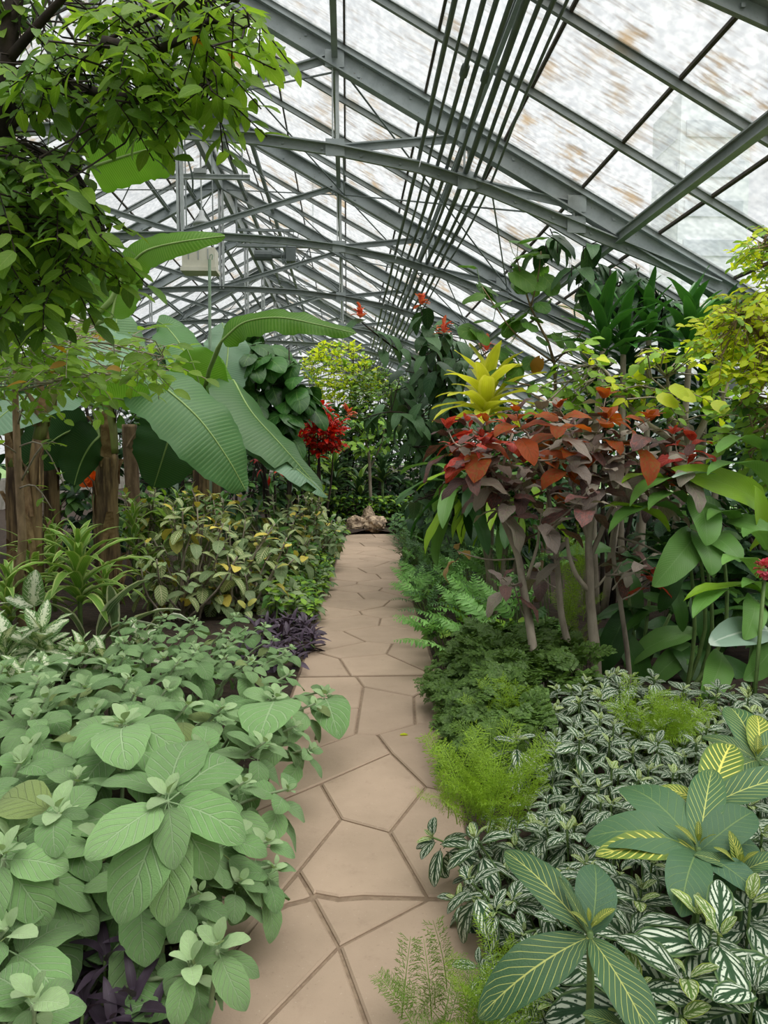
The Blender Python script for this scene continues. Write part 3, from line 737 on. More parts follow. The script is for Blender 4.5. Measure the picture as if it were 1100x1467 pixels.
# rocks at the end of the path
def rock(c, s, lab, sd):
    import bmesh
    bm = bmesh.new(); bmesh.ops.create_icosphere(bm, subdivisions=4, radius=1)
    for v in bm.verts:
        n = noise.noise(v.co * 1.3 + Vector((sd, 0, 0))) * .35 + noise.noise(v.co * 4 + Vector((sd, 3, 0))) * .16 + abs(noise.noise(v.co * 9)) * -.08
        v.co = Vector((v.co.x * s[0], v.co.y * s[1], v.co.z * s[2])) * (1 + n)
    me = bpy.data.meshes.new('rock'); bm.to_mesh(me); bm.free(); me.materials.append(M['rock'])
    o = bpy.data.objects.new('rock', me); C.objects.link(o); o.location = (c[0], c[1], s[2] * .75 + .02); tag(o, lab, 'rock', 'rocks closing off the path')
for px, Y, s, lb in ((508, 14.3, (.17, .16, .17), 'smooth tan rock, leftmost at the far end of the path'), (536, 14.25, (.22, .18, .17), 'craggy brown rock right of centre at the path end'), (527, 14.62, (.13, .12, .25), 'upright tan rock standing behind the others at the path end')):
    rock(base(px, Y), s, lb, px)
# ================================================================== LEAF KINDS
# velvety grey-green
m_vel = leafmat('velvet_leaf', '#739860', '#8eae78', '#adc49c', n=7, k=2.6, tv=.12, mid=.05, rough=.8, trans=.16, bump=.9, spec=.12, fuzz=.12, amt=.5, old='#8a9a5e', oldf=.04)
leafkind('velvet', m_vel, .5, .64, .37, 4, 11, .9, .16, .012, .16, .12, 4, tooth=.045)
m_velu = leafmat('velvet_bud_leaf', '#9ab784', '#afc698', '#bccdaa', n=6, k=2.2, rough=.8, trans=.2, bump=.6, spec=.12, fuzz=.12, amt=.4)
leafkind('velvet_bud', m_velu, .5, .6, .33, 2, 6, .5, .3, .01, .08, 0, 3)
# silver striped
m_pil = leafmat('silver_striped_leaf', '#2b4a2e', '#375634', n=4.6, k=2.6, mode='silver', pc='#d3dcca', rough=.35, trans=.18, bump=.6, edge='#5b7446')
leafkind('silver', m_pil, .55, .6, .26, 4, 9, .8, .12, .01, .08, .14, 4, tooth=.06)
m_pily = leafmat('silver_striped_young_leaf', '#5f7f3e', '#7f9a4c', n=4.2, k=2.4, mode='silver', pc='#d5dcb8', rough=.4, trans=.25, bump=.5, edge='#b3c05e')
leafkind('silver_young', m_pily, .55, .65, .24, 2, 6, .5, .25, .01, .05, 0, 3)
# dark leaves with yellow veins
m_san = leafmat('yellow_veined_leaf', '#3c5c3c', '#4a6c46', '#c4ca78', n=11, k=3.4, tv=.075, mid=.045, rough=.36, trans=.15, bump=.5, amt=.9)
leafkind('veined', m_san, .62, .66, .19, 4, 12, .7, .2, .012, .03, .08, 4)
m_sano = leafmat('plain_dark_veined_leaf', '#43634a', '#52754f', '#88a062', n=10, k=2.4, tv=.05, mid=.05, rough=.36, trans=.15, bump=.5, amt=.6)
leafkind('veined_plain', m_sano, .62, .62, .23, 4, 12, .8, .18, .012, .03, .08, 3)
m_sany = leafmat('yellow_young_veined_leaf', '#4d6b34', '#7b8f3c', '#dcd873', n=11, k=2.4, tv=.17, mid=.08, rough=.36, trans=.2, bump=.5)
leafkind('veined_young', m_sany, .6, .65, .2, 4, 10, .6, .25, .012, .03, .05, 3)
# pale variegated shrub
m_var = leafmat('cream_veined_leaf', '#6b8450', '#8c9e64', '#dcdcae', n=8, k=2.2, tv=.22, mid=.12, rough=.5, trans=.18, bump=.4, amt=.8, old='#dcc860', oldf=.16)
leafkind('cream_veined', m_var, .6, .7, .29, 2, 6, .9, .2, .02, .08, .1, 4)
m_varg = leafmat('grey_green_leaf', '#6d8458', '#8b9c74', '#b6bf98', n=7, k=2.0, tv=.08, mid=.07, rough=.5, trans=.15, bump=.4, amt=.5, old='#b9b65e', oldf=.06)
leafkind('grey_green', m_varg, .6, .7, .28, 2, 6, .9, .2, .02, .08, .1, 4)
# small tree leaves
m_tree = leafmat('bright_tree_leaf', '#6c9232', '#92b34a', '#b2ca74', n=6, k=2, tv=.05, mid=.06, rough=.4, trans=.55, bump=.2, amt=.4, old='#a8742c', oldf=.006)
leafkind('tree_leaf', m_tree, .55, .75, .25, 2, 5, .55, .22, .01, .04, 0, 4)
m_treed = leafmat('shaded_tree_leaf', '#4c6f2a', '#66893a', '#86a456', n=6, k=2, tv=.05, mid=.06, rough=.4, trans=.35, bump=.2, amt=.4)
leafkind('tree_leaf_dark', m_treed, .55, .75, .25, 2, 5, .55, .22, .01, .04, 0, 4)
m_lime = leafmat('lime_leaf', '#c4d63e', '#e6ea50', '#e8ee84', rough=.45, trans=.5, bump=.2, amt=.3)
leafkind('lime', m_lime, .55, .7, .26, 2, 4, .5, .2, .01, 0, 0, 3)
m_limeg = leafmat('fresh_green_leaf', '#7ba33a', '#94b84c', '#a8c668', rough=.45, trans=.35, bump=.2, amt=.3)
leafkind('fresh', m_limeg, .55, .7, .28, 2, 5, .7, .2, .02, .05, 0, 3)
m_mid = leafmat('mid_green_leaf', '#41682c', '#58803c', '#7b9c5c', rough=.4, trans=.22, bump=.3, amt=.4)
leafkind('mid_green', m_mid, .6, .75, .24, 2, 5, .8, .2, .02, .05, 0, 3)
m_dark = leafmat('dark_green_leaf', '#27442a', '#3a5a38', '#5d7a58', rough=.33, trans=.12, bump=.3, amt=.4)
leafkind('dark_green', m_dark, .6, .75, .24, 2, 6, .8, .2, .02, .05, 0, 3)
m_droop = leafmat('drooping_bluegreen_leaf', '#3f5f3a', '#56784e', '#74906a', n=8, k=2, tv=.06, mid=.05, rough=.38, trans=.15, bump=.5, amt=.5)
leafkind('droop', m_droop, .6, .8, .21, 2, 7, 1.1, .25, .02, .05, .08, 3)
m_round = leafmat('round_backlit_leaf', '#4f7a36', '#6d9444', '#93ae62', n=4, k=1.6, tv=.05, mid=.04, rough=.45, trans=.4, bump=.3, amt=.5, old='#b0743a', oldf=.05)
leafkind('round', m_round, .42, .5, .42, 4, 7, .7, .1, .03, .1, .25, 3, lobes=.3)
m_heart = leafmat('dark_heart_leaf', '#2e5226', '#437034', '#7ea05c', n=5, k=1.8, tv=.05, mid=.05, rough=.28, trans=.2, bump=.3, amt=.5)
leafkind('heart', m_heart, .42, .7, .38, 4, 8, .9, .12, .03, .1, .2, 3, lobes=.4)
# strap leaves
m_strap = leafmat('cream_edged_strap_leaf', '#5d8a38', '#7aa544', mode='stripe', pc='#c6d48a', rough=.4, trans=.25, bump=.15, n=1, k=0, amt=.75)
leafkind('strap', m_strap, .3, .7, .062, 4, 10, 1.7, .4, .01, 0, 0, 4)
m_strapd = leafmat('dark_strap_leaf', '#2c4a30', '#3f6040', mode='stripe', pc='#6d875e', rough=.35, trans=.12, bump=.15, n=1, k=0, amt=.5)
leafkind('strap_dark', m_strapd, .35, .75, .055, 2, 8, 1.6, .35, .01, 0, 0, 3)
m_drac = leafmat('glossy_corn_leaf', '#33602c', '#447536', mode='stripe', pc='#55863f', rough=.26, trans=.2, bump=.15, n=1, k=0, amt=.4)
leafkind('corn', m_drac, .45, .75, .088, 4, 9, 1.0, .35, .02, 0, 0, 4)
leafkind('corn_dark', leafmat('dark_corn_leaf', '#24442a', '#365a38', mode='stripe', pc='#4b6d4c', rough=.28, trans=.1, bump=.15, n=1, k=0, amt=.4), .45, .75, .095, 4, 9, 1.2, .35, .02, 0, 0, 4)
leafkind('gold_strap', leafmat('golden_strap_leaf', '#ccd244', '#e6e458', mode='stripe', pc='#f0ec88', rough=.35, trans=.45, bump=.15, n=1, k=0, amt=.5), .45, .75, .10, 4, 9, 1.3, .35, .02, 0, 0, 3)
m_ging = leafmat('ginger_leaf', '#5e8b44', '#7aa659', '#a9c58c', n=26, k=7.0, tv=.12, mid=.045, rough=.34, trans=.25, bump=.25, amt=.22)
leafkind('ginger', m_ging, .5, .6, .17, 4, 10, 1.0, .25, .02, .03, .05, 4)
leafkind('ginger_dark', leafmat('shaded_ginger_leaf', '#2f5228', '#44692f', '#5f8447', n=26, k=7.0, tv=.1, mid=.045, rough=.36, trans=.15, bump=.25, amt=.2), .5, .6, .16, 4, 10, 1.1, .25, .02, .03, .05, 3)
leafkind('ginger_lime', leafmat('lime_ginger_leaf', '#8fb83c', '#a6c850', '#c3da84', n=26, k=7.0, tv=.1, mid=.045, rough=.34, trans=.4, bump=.2, amt=.2), .5, .6, .13, 4, 10, .8, .25, .02, .03, 0, 3)
leafkind('silvery_blade', leafmat('silver_sheen_blade', '#7f9a86', '#a2b8a6', '#c9d6c8', n=1, k=0, mid=.08, rough=.3, trans=.1, bump=.2, amt=.7), .5, .6, .16, 4, 9, .6, .2, .01, .04, .05, 2)
m_dief = leafmat('white_splashed_leaf', '#5c8248', '#7a9c5e', '#eef2dc', n=9, k=2.4, tv=.1, mid=.07, mode='center', pc='#eaf0d6', rough=.4, trans=.25, bump=.3, amt=1)
leafkind('splashed', m_dief, .5, .7, .24, 4, 9, .8, .2, .025, .04, .1, 4)
m_whst = leafmat('white_edged_blade', '#4c6b40', '#5d7c4e', mode='stripe', pc='#dde2cc', rough=.35, trans=.2, bump=.15, n=1, k=0, amt=1)
leafkind('white_blade', m_whst, .5, .7, .075, 4, 9, .9, .45, .01, 0, 0, 3)
# copperleaf
leafkind('copper', leafmat('bronze_leaf', '#897c76', '#a59d8c', '#b5a294', n=7, k=2.2, tv=.08, mid=.05, mode='mottle', pc='#8e9279', rough=.34, trans=.12, bump=.8, amt=.6), .5, .75, .27, 4, 9, .9, .28, .04, .06, .14, 4, tooth=.05)
leafkind('copper_dark', leafmat('purple_bronze_leaf', '#56423f', '#6d5650', '#8c6a62', n=7, k=2.2, tv=.08, mid=.05, rough=.34, trans=.12, bump=.8, mode='mottle', pc='#9a5a55', amt=.5), .5, .75, .27, 4, 9, 1.0, .28, .04, .06, .14, 3, tooth=.05)
leafkind('copper_red', leafmat('red_copper_leaf', '#b83c36', '#d4564c', '#e08a78', n=7, k=2.2, tv=.08, mid=.05, rough=.36, trans=.3, bump=.7, mode='mottle', pc='#d0766c', amt=.6), .5, .75, .3, 4, 9, 1.0, .25, .03, .1, .15, 3, tooth=.05)
leafkind('copper_orange', leafmat('orange_copper_leaf', '#9c4626', '#b95a30', '#9a5c34', n=7, k=2.2, tv=.08, mid=.05, rough=.38, trans=.4, bump=.7, mode='mottle', pc='#8c6a2c', amt=.7), .5, .75, .3, 4, 9, 1.0, .25, .03, .1, .15, 3, tooth=.05)
leafkind('red_leaf', leafmat('crimson_leaf', '#a02222', '#cf3c2c', '#d4583c', rough=.4, trans=.3, bump=.2, amt=.4), .6, .75, .2, 2, 6, .9, .25, .02, 0, 0, 3)
leafkind('purple', leafmat('purple_blade', '#3f3440', '#574a5a', '#62566a', n=1, k=0, mid=.06, rough=.4, trans=.1, bump=.15, amt=.4), .4, .75, .14, 2, 7, .9, .45, .01, 0, 0, 3)
leafkind('orange_petal', M['petal_orange'], .5, .6, .3, 2, 4, .5, .2, 0, 0, 0, 2); leafkind('coral_petal', M['petal_coral'], .5, .6, .3, 2, 4, .5, .2, 0, 0, 0, 2)
leafkind('pink_petal', M['petal_pink'], .5, .5, .45, 2, 4, .5, .2, 0, 0, 0, 2); leafkind('mauve_petal', M['petal_mauve'], .5, .5, .5, 2, 4, .5, .2, 0, 0, 0, 1)
leafkind('dry', leafmat('dry_brown_leaf', '#9c8058', '#b89c72', '#8a6c48', rough=.8, trans=.2, bump=.8, amt=.5), .55, .7, .3, 4, 8, 1.4, .3, .06, .2, .1, 3)
# fronds
frondkind('fern_frond', leafmat('holly_fern_leaflet', '#5a8a40', '#78a656', '#8fb572', rough=.4, trans=.25, bump=.2, amt=.4), 13, .24, .17, .7, .45, .75, 4, 'fern', 3, 62, .2)
frondkind('fern_frond_light', leafmat('light_fern_leaflet', '#79ac5e', '#93c274', '#a6cf8c', rough=.4, trans=.3, bump=.2, amt=.4), 11, .26, .19, .7, .45, .75, 3, 'fern', 3, 60, .2)
frondkind('fern_frond_dark', leafmat('dark_fern_leaflet', '#38582e', '#4d7040', '#5f8050', rough=.4, trans=.18, bump=.2, amt=.4), 13, .2, .16, .8, .45, .75, 3, 'fern', 2, 62, .25)
frondkind('maidenhair', leafmat('maidenhair_leaflet', '#4a6630', '#607c3c', rough=.5, trans=.3, bump=0), 8, .4, .55, .9, .5, .5, 3, 'bi', 3, 55, .3, leafy=1.5)
frondkind('feather', leafmat('asparagus_needle', '#7c9c34', '#96b446', rough=.5, trans=.35, bump=0), 20, .13, .1, .5, nvar=3, shape='feather', seg=4, ang=60)
frondkind('feather_dull', leafmat('asparagus_needle_dull', '#5f7f34', '#738f40', rough=.5, trans=.35, bump=0), 18, .13, .1, .6, nvar=2, shape='feather', seg=4, ang=60)

# ================================================================== PLANTS
def bush(name, label, px, py, Y, sx, sy, sz, keys, n, L, sep=200, cat='shrub', group=None, trunk='bark_dark', group_z=None, w=1.0, tr=.02, minpx=9, base_px=None, droop=.0, fill=.55, stems=5, hang=None):
    c = W(px, py, Y); b = base(base_px if base_px is not None else px, Y)
    P = Plant(name, b, label, cat, group)
    for i in range(stems):
        e = c + V(U(-.5, .5) * sx, U(-.5, .5) * sy, U(-.2, .5) * sz); s0 = b + V(U(-.05, .05), U(-.05, .05), 0)
        P.stem([s0, lerp(s0, e, .5) + V(U(-.06, .06), U(-.06, .06), .06), e], [tr, tr * .7, tr * .3], trunk, 5)
    for i in range(n // 4):
        d = nz(V(rnd.gauss(0, 1), rnd.gauss(0, 1), rnd.gauss(.15, 1))); rr = U(fill, 1) 
        p = c + d * V(sx, sy, sz) * rr
        if p[2] < .06: p[2] = .06 + U(0, .08)
        q = lerp(c, p, .55); P.twig([q, p], tr * .25, trunk)
        for k in range(4):
            dd = nz(d + rdir(-40, 50) * 1.1 - UP * droop)
            P.leaf(rnd.choice(keys), p - d * .02 * k, dd, UP + d * .5, L * U(.7, 1.15), w, U(-.4, .4))
    P.finish(sep, minpx); return P

# --- velvety grey-green bed, front left
vt = [(245, 1120, .60, 1.55), (175, 1035, .62, 1.35), (112, 1112, .58, .95), (85, 1165, .55, 1.15), (240, 985, .56, 1.0), (395, 998, .50, 1.0), (415, 965, .44, .85), (380, 1063, .46, 1.0), (350, 1120, .45, .9),
      (285, 1278, .38, .85), (300, 1335, .30, .75), (282, 1392, .24, 1.05), (383, 1205, .33, .95), (395, 1240, .28, .75), (452, 1008, .36, .85), (447, 1072, .28, .8), (320, 1012, .52, .95), (65, 1000, .55, 1.25), (120, 980, .56, 1.1),
      (270, 1008, .54, 1.0), (200, 1022, .56, 1.0), (30, 1090, .58, 1.3), (15, 1200, .58, 1.4), (55, 1245, .5, 1.2), (50, 1442, .42, 1.0), (290, 1075, .56, 1.1), (330, 1190, .42, 1.1), (150, 1195, .5, 1.25), (210, 1255, .42, 1.2), (10, 1330, .5, 1.3),
      (412, 1130, .34, .9), (425, 1040, .36, .8), (345, 1260, .30, .8), (468, 990, .26, .7), (360, 945, .44, .75), (320, 905, .40, .6), (352, 900, .40, .55), (285, 930, .42, .7), (390, 915, .38, .6), (235, 940, .45, .8), (410, 935, .36, .6)]
clumps = [((240, 1130, .3), 'broad-leaved grey-green velvety plant with the largest leaves, in the middle of the front left bed'),
          ((60, 1180, .3), 'grey-green velvety plant crowding the left edge of the picture above the purple one'),
          ((350, 1290, .1), 'grey-green velvety plant leaning out over the cracked paver'),
          ((400, 1190, .1), 'grey-green velvety plant spilling over the path edge in front of the long narrow joint'),
          ((420, 1040, .1), 'grey-green velvety plant reaching furthest over the path near the straight joint'),
          ((180, 1010, .3), 'grey-green velvety plant below the white-splashed leaves on the left'),
          ((300, 1010, .3), 'grey-green velvety plant behind the broad-leaved one, halfway to the purple border'),
          ((360, 920, .2), 'small-leaved grey-green velvety plant at the far end of its bed'),
          ((230, 930, .2), 'small-leaved grey-green velvety plant at the far end, beside the blades with white edges'),
          ((30, 1010, .3), 'grey-green velvety plant under the thin trunk at the left edge'),
          ((50, 1460, .2), 'grey-green velvety plant in the bottom left corner beside the purple one')]
VP_ = []
for (px, py, z), lb in clumps:
    b = G(px, py, z); b[2] = .04; b[1] = max(b[1], 1.15); VP_.append(Plant('velvet_leaved_plant', b, lb, 'plant', 'grey-green velvety plants of the front left bed'))
hole = G(165, 1400, .25)
tops = []
for px, py, z, s in vt: tops.append((G(px, py, z), s, True))
for i in range(1300):
    Y = U(1.25, 5.15); x = U(-.54 * Y - .8, pedge(Y)[0] - .02); e = pedge(Y)[0] - x
    z = min(.56 - .05 * max(0, Y - 3) - .03 * (Y > 4.4), .20 + e * .85) + U(-.06, .03)
    if math.hypot(x - hole[0], (Y - hole[1]) * .8) < .40 or (Y < 1.9 and x > -1.0 and x < -.2): continue
    p = V(x, Y, z); q = proj(p)
    if (Y > 4.0 and q[0] < 170) or q[0] < -420 or q[1] > 1620: continue
    md = .20 if Y < 2.6 else .17
    if min(np.linalg.norm((p - t[0])[:2]) for t in tops) < md: continue
    tops.append((p, U(.85, 1.15) * (1.3 if Y < 2.6 else .9 if Y < 4 else .66), False))
for p, s, hero in tops:
    P = min(VP_, key=lambda P: np.linalg.norm((P.o - p)[:2])); e = pedge(p[1])[0] - p[0]
    lean = .45 * max(0, 1 - e / .5); b = V(p[0] - .12 - lean * .4, p[1] + U(.0, .12), .04)
    if b[0] > pedge(b[1])[0] - .06: b[0] = pedge(b[1])[0] - .08
    mid = lerp(b, p, .5) + V(-.03, 0, .05); P.stem([b, mid, p], [.009, .007, .005], 'stem_pale', 5)
    ax = nz(V(lean * .9 + U(-.15, .15), -.18 + U(-.15, .15), 1))
    rosette(P, p, ax, 'velvet_bud', 4, .035 * s, .06 * s, 60, 30, .006)
    rosette(P, p - ax * .02, ax, 'velvet', 7 if hero or s > .8 else 6, .10 * s, .175 * s, 12, -32, .016 * s, 1.0)
    ax2 = nz(p - mid)
    if p[2] > .3: rosette(P, lerp(mid, p, .4), ax2, 'velvet', 4, .13 * s, .16 * s, -5, -50, .05, .95)
def velhero(c, tips):
    c = G(*c); P = min(VP_, key=lambda P: np.linalg.norm((P.o - c)[:2])); P.stem([V(c[0] - .05, c[1] + .06, .04), lerp(V(c[0] - .05, c[1] + .06, .04), c, .5), c], [.009, .007, .006], 'stem_pale', 6)
    for x, y, z, w in tips:
        t = G(x, y, z); d = t - c; nn = nz(V(0, -.55, 1) + V(d[0], d[1], 0) * .8); P.leaf('velvet', c, nz(d) + V(0, 0, .12), nn, np.linalg.norm(d) * .92, w * .84)
    rosette(P, c + V(0, 0, .02), V(0, -.2, 1), 'velvet_bud', 4, .05, .075, 60, 25, .005)
velhero((240, 1148, .66), [(140, 1238, .60, 1.0), (255, 1240, .56, .95), (348, 1200, .58, 1.05), (262, 1068, .70, 1.05), (345, 1095, .66, 1.0), (190, 1318, .46, 1.0), (300, 1262, .48, .9), (248, 1318, .42, .8)])
velhero((178, 1040, .64), [(168, 1104, .62, 1.0), (105, 1082, .62, .8), (248, 1086, .62, .85)])
velhero((82, 1168, .64), [(72, 1228, .6, 1.15), (-10, 1150, .62, .9), (125, 1170, .64, .9)])
velhero((5, 1230, .60), [(92, 1255, .56, 1.2), (60, 1330, .46, 1.0), (-20, 1330, .5, 1)])
velhero((395, 1002, .46), [(386, 1058, .44, 1.1)])
velhero((272, 1388, .34), [(250, 1472, .26, 1.0), (330, 1355, .34, .9), (225, 1400, .3, .7)])
velhero((312, 1362, .36), [(342, 1450, .28, .95), (368, 1405, .28, .7), (345, 1340, .38, .8)])
velhero((465, 1000, .28), [(477, 1055, .24, .8), (495, 1012, .27, .8)])
velhero((48, 1440, .46), [(-10, 1400, .46, 1.1), (108, 1412, .46, 1.0), (20, 1500, .4, 1.0)])
for P in VP_: P.finish(300, 9)

def spreader(name, label, spots, keys, n, L, e0=50, e1=-20, cat='plant', group=None, stemmat='stem_green', sr=.006, sep=300, gap=.012, w=1.0, young=None, minpx=9, off=.05, dec=True):
    b = sum(s for s in spots) / len(spots); b = V(b[0], b[1], .03); P = Plant(name, b, label, cat, group)
    for p in spots:
        s0 = V(p[0] + U(-off, off), p[1] + U(-off, off), .03); P.stem([s0, lerp(s0, p, .5) + V(U(-.03, .03), U(-.03, .03), 0), p], [sr * 1.3, sr, sr * .7], stemmat, 4) if len(spots) < 60 else P.twig([s0, p], sr, stemmat)
        ax = nz(V(U(-.2, .2), -.12 + U(-.2, .2), 1))
        if young: rosette(P, p + ax * .01, ax, young, 4, L * .3, L * .5, 65, 35, .004, w, dec)
        rosette(P, p, ax, keys, n, L * .65, L, e0, e1, gap, w, dec)
    P.finish(sep, minpx); return P

# --- purple blades front left and along the far edge
sp = [G(x, y, z) for x, y, z in ((90, 1390, .22), (150, 1370, .26), (205, 1340, .26), (120, 1440, .2), (190, 1420, .22), (230, 1400, .18), (240, 1345, .22), (60, 1400, .22), (160, 1460, .18), (215, 1460, .16), (110, 1480, .14), (260, 1440, .12))]
spreader('purple_spiderwort', 'dusky purple trailing plant with a mauve flower, in the bottom left gap', sp, ['purple'], 8, .16, 60, -5, gap=.014, stemmat='stem_green', dec=False)
f = Plant('flower_head', G(85, 1347, .26), 'small mauve flower on the purple plant at bottom left', 'flower')
for k in range(3): f.leaf('mauve_petal', f.o, rdir(10, 50, k * 2.1, k * 2.1 + .5), UP, .028, part='petal')
f.finish()
def edge_spots(ya, yb, wa, wb, n, z0, z1, side=0):
    o = []
    for i in range(n):
        Y = U(ya, yb); e = pedge(Y)[side]; d = U(wa, wb); x = e - d if side == 0 else e + d; o.append(V(x, Y, U(z0, z1) * min(1, .5 + d)))
    return o
spreader('purple_border', 'dusky purple spiky border where the pale bed meets the path joint', edge_spots(5.15, 6.6, -.06, .45, 30, .14, .24), ['purple'], 9, .19, 55, -20, gap=.012, dec=False)
# --- low green edging on the left beyond
spreader('mint_edging', 'low pale green leafy edging on the left of the path, nearer half', edge_spots(6.4, 9.2, -.02, .45, 95, .22, .42), ['mid_green', 'grey_green', 'fresh'], 7, .12, 35, -25, group='low edging plants left of the path', sep=150)
spreader('mint_edging', 'low green leafy edging on the left of the path, far half before the rocks', edge_spots(9.2, 14.0, -.02, .6, 95, .25, .5), ['mid_green', 'dark_green', 'fresh'], 7, .13, 35, -25, group='low edging plants left of the path', sep=40)

# --- variegated shrubs on the left
def shrub2(name, label, b, tops, keys, n, L, e0=50, e1=-35, sep=220, cat='shrub', trunk='bark_grey', r=.016, gap=.03, group=None, dec=False, w=1.0, young=None):
    P = Plant(name, b, label, cat, group)
    for p in tops:
        s0 = b + V(U(-.1, .1), U(-.1, .1), 0); mid = lerp(s0, p, .55) + V(U(-.07, .07), U(-.07, .07), -.02)
        P.stem([s0, mid, p], [r, r * .7, r * .4], trunk, 5)
        ax = nz(nz(p - mid) + UP * .7)
        if young: rosette(P, p, ax, young, 3, L * .4, L * .6, 65, 40, .01, w)
        rosette(P, p, ax, keys, n, L * .7, L, e0, e1, gap, w, dec)
    P.finish(sep); return P
def spots_in(poly, n, Ya, Yb, md=0.0):
    o = []
    for i in range(n * 8):
        x, y = inside(poly); o.append(W(x, y, U(Ya, Yb)))
        if md and any(np.linalg.norm(o[-1] - q) < md for q in o[:-1]): o.pop()
        if len(o) >= n: break
    return o
for (px, Y, poly, n, keys, lb) in (
    (262, 6.7, [(180, 760), (250, 720), (330, 725), (350, 800), (300, 850), (200, 850)], 34, ['cream_veined', 'cream_veined', 'grey_green'], 'cream-veined shrub at front left of the second banana trunk, its bare stems showing'),
    (345, 7.0, [(300, 735), (400, 740), (430, 800), (420, 870), (330, 880), (290, 830)], 36, ['cream_veined', 'grey_green'], 'cream-veined shrub with yellowing tips, nearest the purple border'),
    (390, 8.4, [(310, 710), (400, 700), (450, 750), (440, 800), (350, 780)], 36, ['grey_green', 'cream_veined', 'mid_green'], 'grey-green mottled shrub behind the cream-veined ones'),
    (440, 10.2, [(400, 700), (460, 705), (488, 745), (485, 790), (430, 780)], 40, ['grey_green', 'mid_green', 'cream_veined'], 'low mottled shrub nearest the rocks on the left of the path'),
    (200, 8.2, [(175, 705), (240, 700), (260, 740), (200, 770)], 26, ['mid_green', 'cream_veined', 'fresh'], 'green and yellow shrub between the two banana trunks'),
    (300, 8.0, [(250, 700), (300, 700), (330, 720), (260, 740)], 16, ['cream_veined', 'mid_green'], 'yellow-flecked shrub at the foot of the second banana')):
    b = base(px, Y); P_ = Plant('variegated_shrub', b, lb, 'shrub', 'variegated shrubs on the left')
    for t in spots_in(poly, n, Y - .5, Y + .4, .1):
        s0 = b + V(U(-.12, .12), U(-.12, .12), 0); mid = lerp(s0, t, .55) + V(U(-.08, .08), U(-.08, .08), 0); P_.stem([s0, mid, t], [.014, .01, .006], 'bark_grey', 4)
        ax = nz(nz(t - mid) + UP); rosette(P_, t, ax, keys, 8, .10, .19, 55, -40, .03, 1.0, False)
    P_.finish(190)

# --- white-splashed plants, far left, and white edged blades
for px, py, Y, n, L, s, lb in ((20, 905, 4.9, 12, .34, 1, 'white-splashed broad leaves spreading at the left edge, below the thin trunk'), (85, 920, 5.0, 11, .28, 1, 'mottled green and cream leaves right of the white-splashed ones'), (40, 960, 4.5, 10, .26, 1, 'yellow-blotched leaves just above the velvety bed at left'), (150, 925, 4.9, 10, .22, 1, 'green blotched leaves beside the white-edged blades')):
    p = W(px, py, Y); b = V(p[0], p[1] + .1, .04); P = Plant('splashed_leaf_plant', b, lb, 'plant', 'white-splashed plants at left')
    for dx in (-.18, 0, .18):
        t = p + V(dx, U(-.15, .15), U(-.06, .03)); P.stem([b + V(dx * .4, 0, 0), t], [.012, .009], 'stem_green', 5)
        rosette(P, t, V(dx, -.15, 1), 'splashed', n, L * .6, L, 65, -10, .02, 1.0, False)
    P.finish()
P = Plant('white_edged_plant', base(195, 5.6), 'narrow blades edged in white, arching beside the striped strap plant', 'plant')
for (x0, y0), (x1, y1) in (((140, 900), (205, 842)), ((150, 905), (215, 905)), ((175, 900), (245, 882)), ((165, 895), (160, 850)), ((120, 900), (70, 872)), ((50, 880), (-5, 872)), ((210, 900), (262, 890))):
    a, b_ = W(x0, y0 + 12, 5.6), W(x1, y1, 5.3); P.leaf('white_blade', a, b_ - a + V(0, 0, .1), UP, np.linalg.norm(b_ - a) * 1.25, 1.0)
    P.twig([V(a[0], a[1], .04), a], .006, 'stem_green')
P.finish()
p = W(48, 845, 5.4); P = Plant('white_leaf_seedling', V(p[0], p[1], .04), 'single white-ribbed rounded leaf beside the thin trunk', 'plant')
P.stem([P.o, p - V(0, 0, .1)], .006, 'stem_green'); P.leaf('splashed', p - V(0, 0, .12), V(.15, -.2, 1), V(0, -1, .3), .26, 1.3); P.leaf('splashed', p - V(0, 0, .12), V(-.8, -.2, .3), V(0, -1, .8), .2, 1.0); P.finish()

# --- striped strap plants (left)
for px, py, Y, n, L, hb, lb in ((112, 795, 5.9, 34, .62, 1, 'tall striped strap-leaved plant in front of the first banana trunk'), (48, 800, 6.4, 26, .55, 1, 'striped strap-leaved plant behind the thin trunk'), (75, 770, 7.0, 24, .5, 1, 'striped strap-leaved plant half hidden between trunk and banana'), (190, 735, 7.6, 22, .42, 1, 'small striped strap-leaved plant between the banana trunks'),
                              (255, 720, 8.0, 20, .4, 1, 'spiky yellow-green strap plant left of the second banana trunk'), (12, 840, 5.7, 20, .5, 1, 'striped strap-leaved plant cut by the left edge'), (150, 830, 6.4, 18, .45, 1, 'striped strap-leaved plant at the foot of the first banana trunk'), (215, 800, 6.9, 18, .4, 1, 'darker strap-leaved plant right of the first banana foot')):
    p = W(px, py, Y); b = V(p[0], p[1], .04); P = Plant('striped_strap_plant', b, lb, 'plant', 'striped strap-leaved plants')
    P.stem([b, p], [.022, .012], 'stem_green', 6)
    for i in range(n):
        f = i / (n - 1); a = i * 2.4 + U(-.2, .2); e = math.radians(lerp(78, -8, f ** .8)); q = lerp(p, b, f * .55)
        P.leaf('strap', q, V(math.cos(e) * math.cos(a), math.cos(e) * math.sin(a), math.sin(e) + .25), UP, L * (lerp(.55, 1, min(1, f * 2))) * U(.85, 1.1), 1.15)
    P.finish()

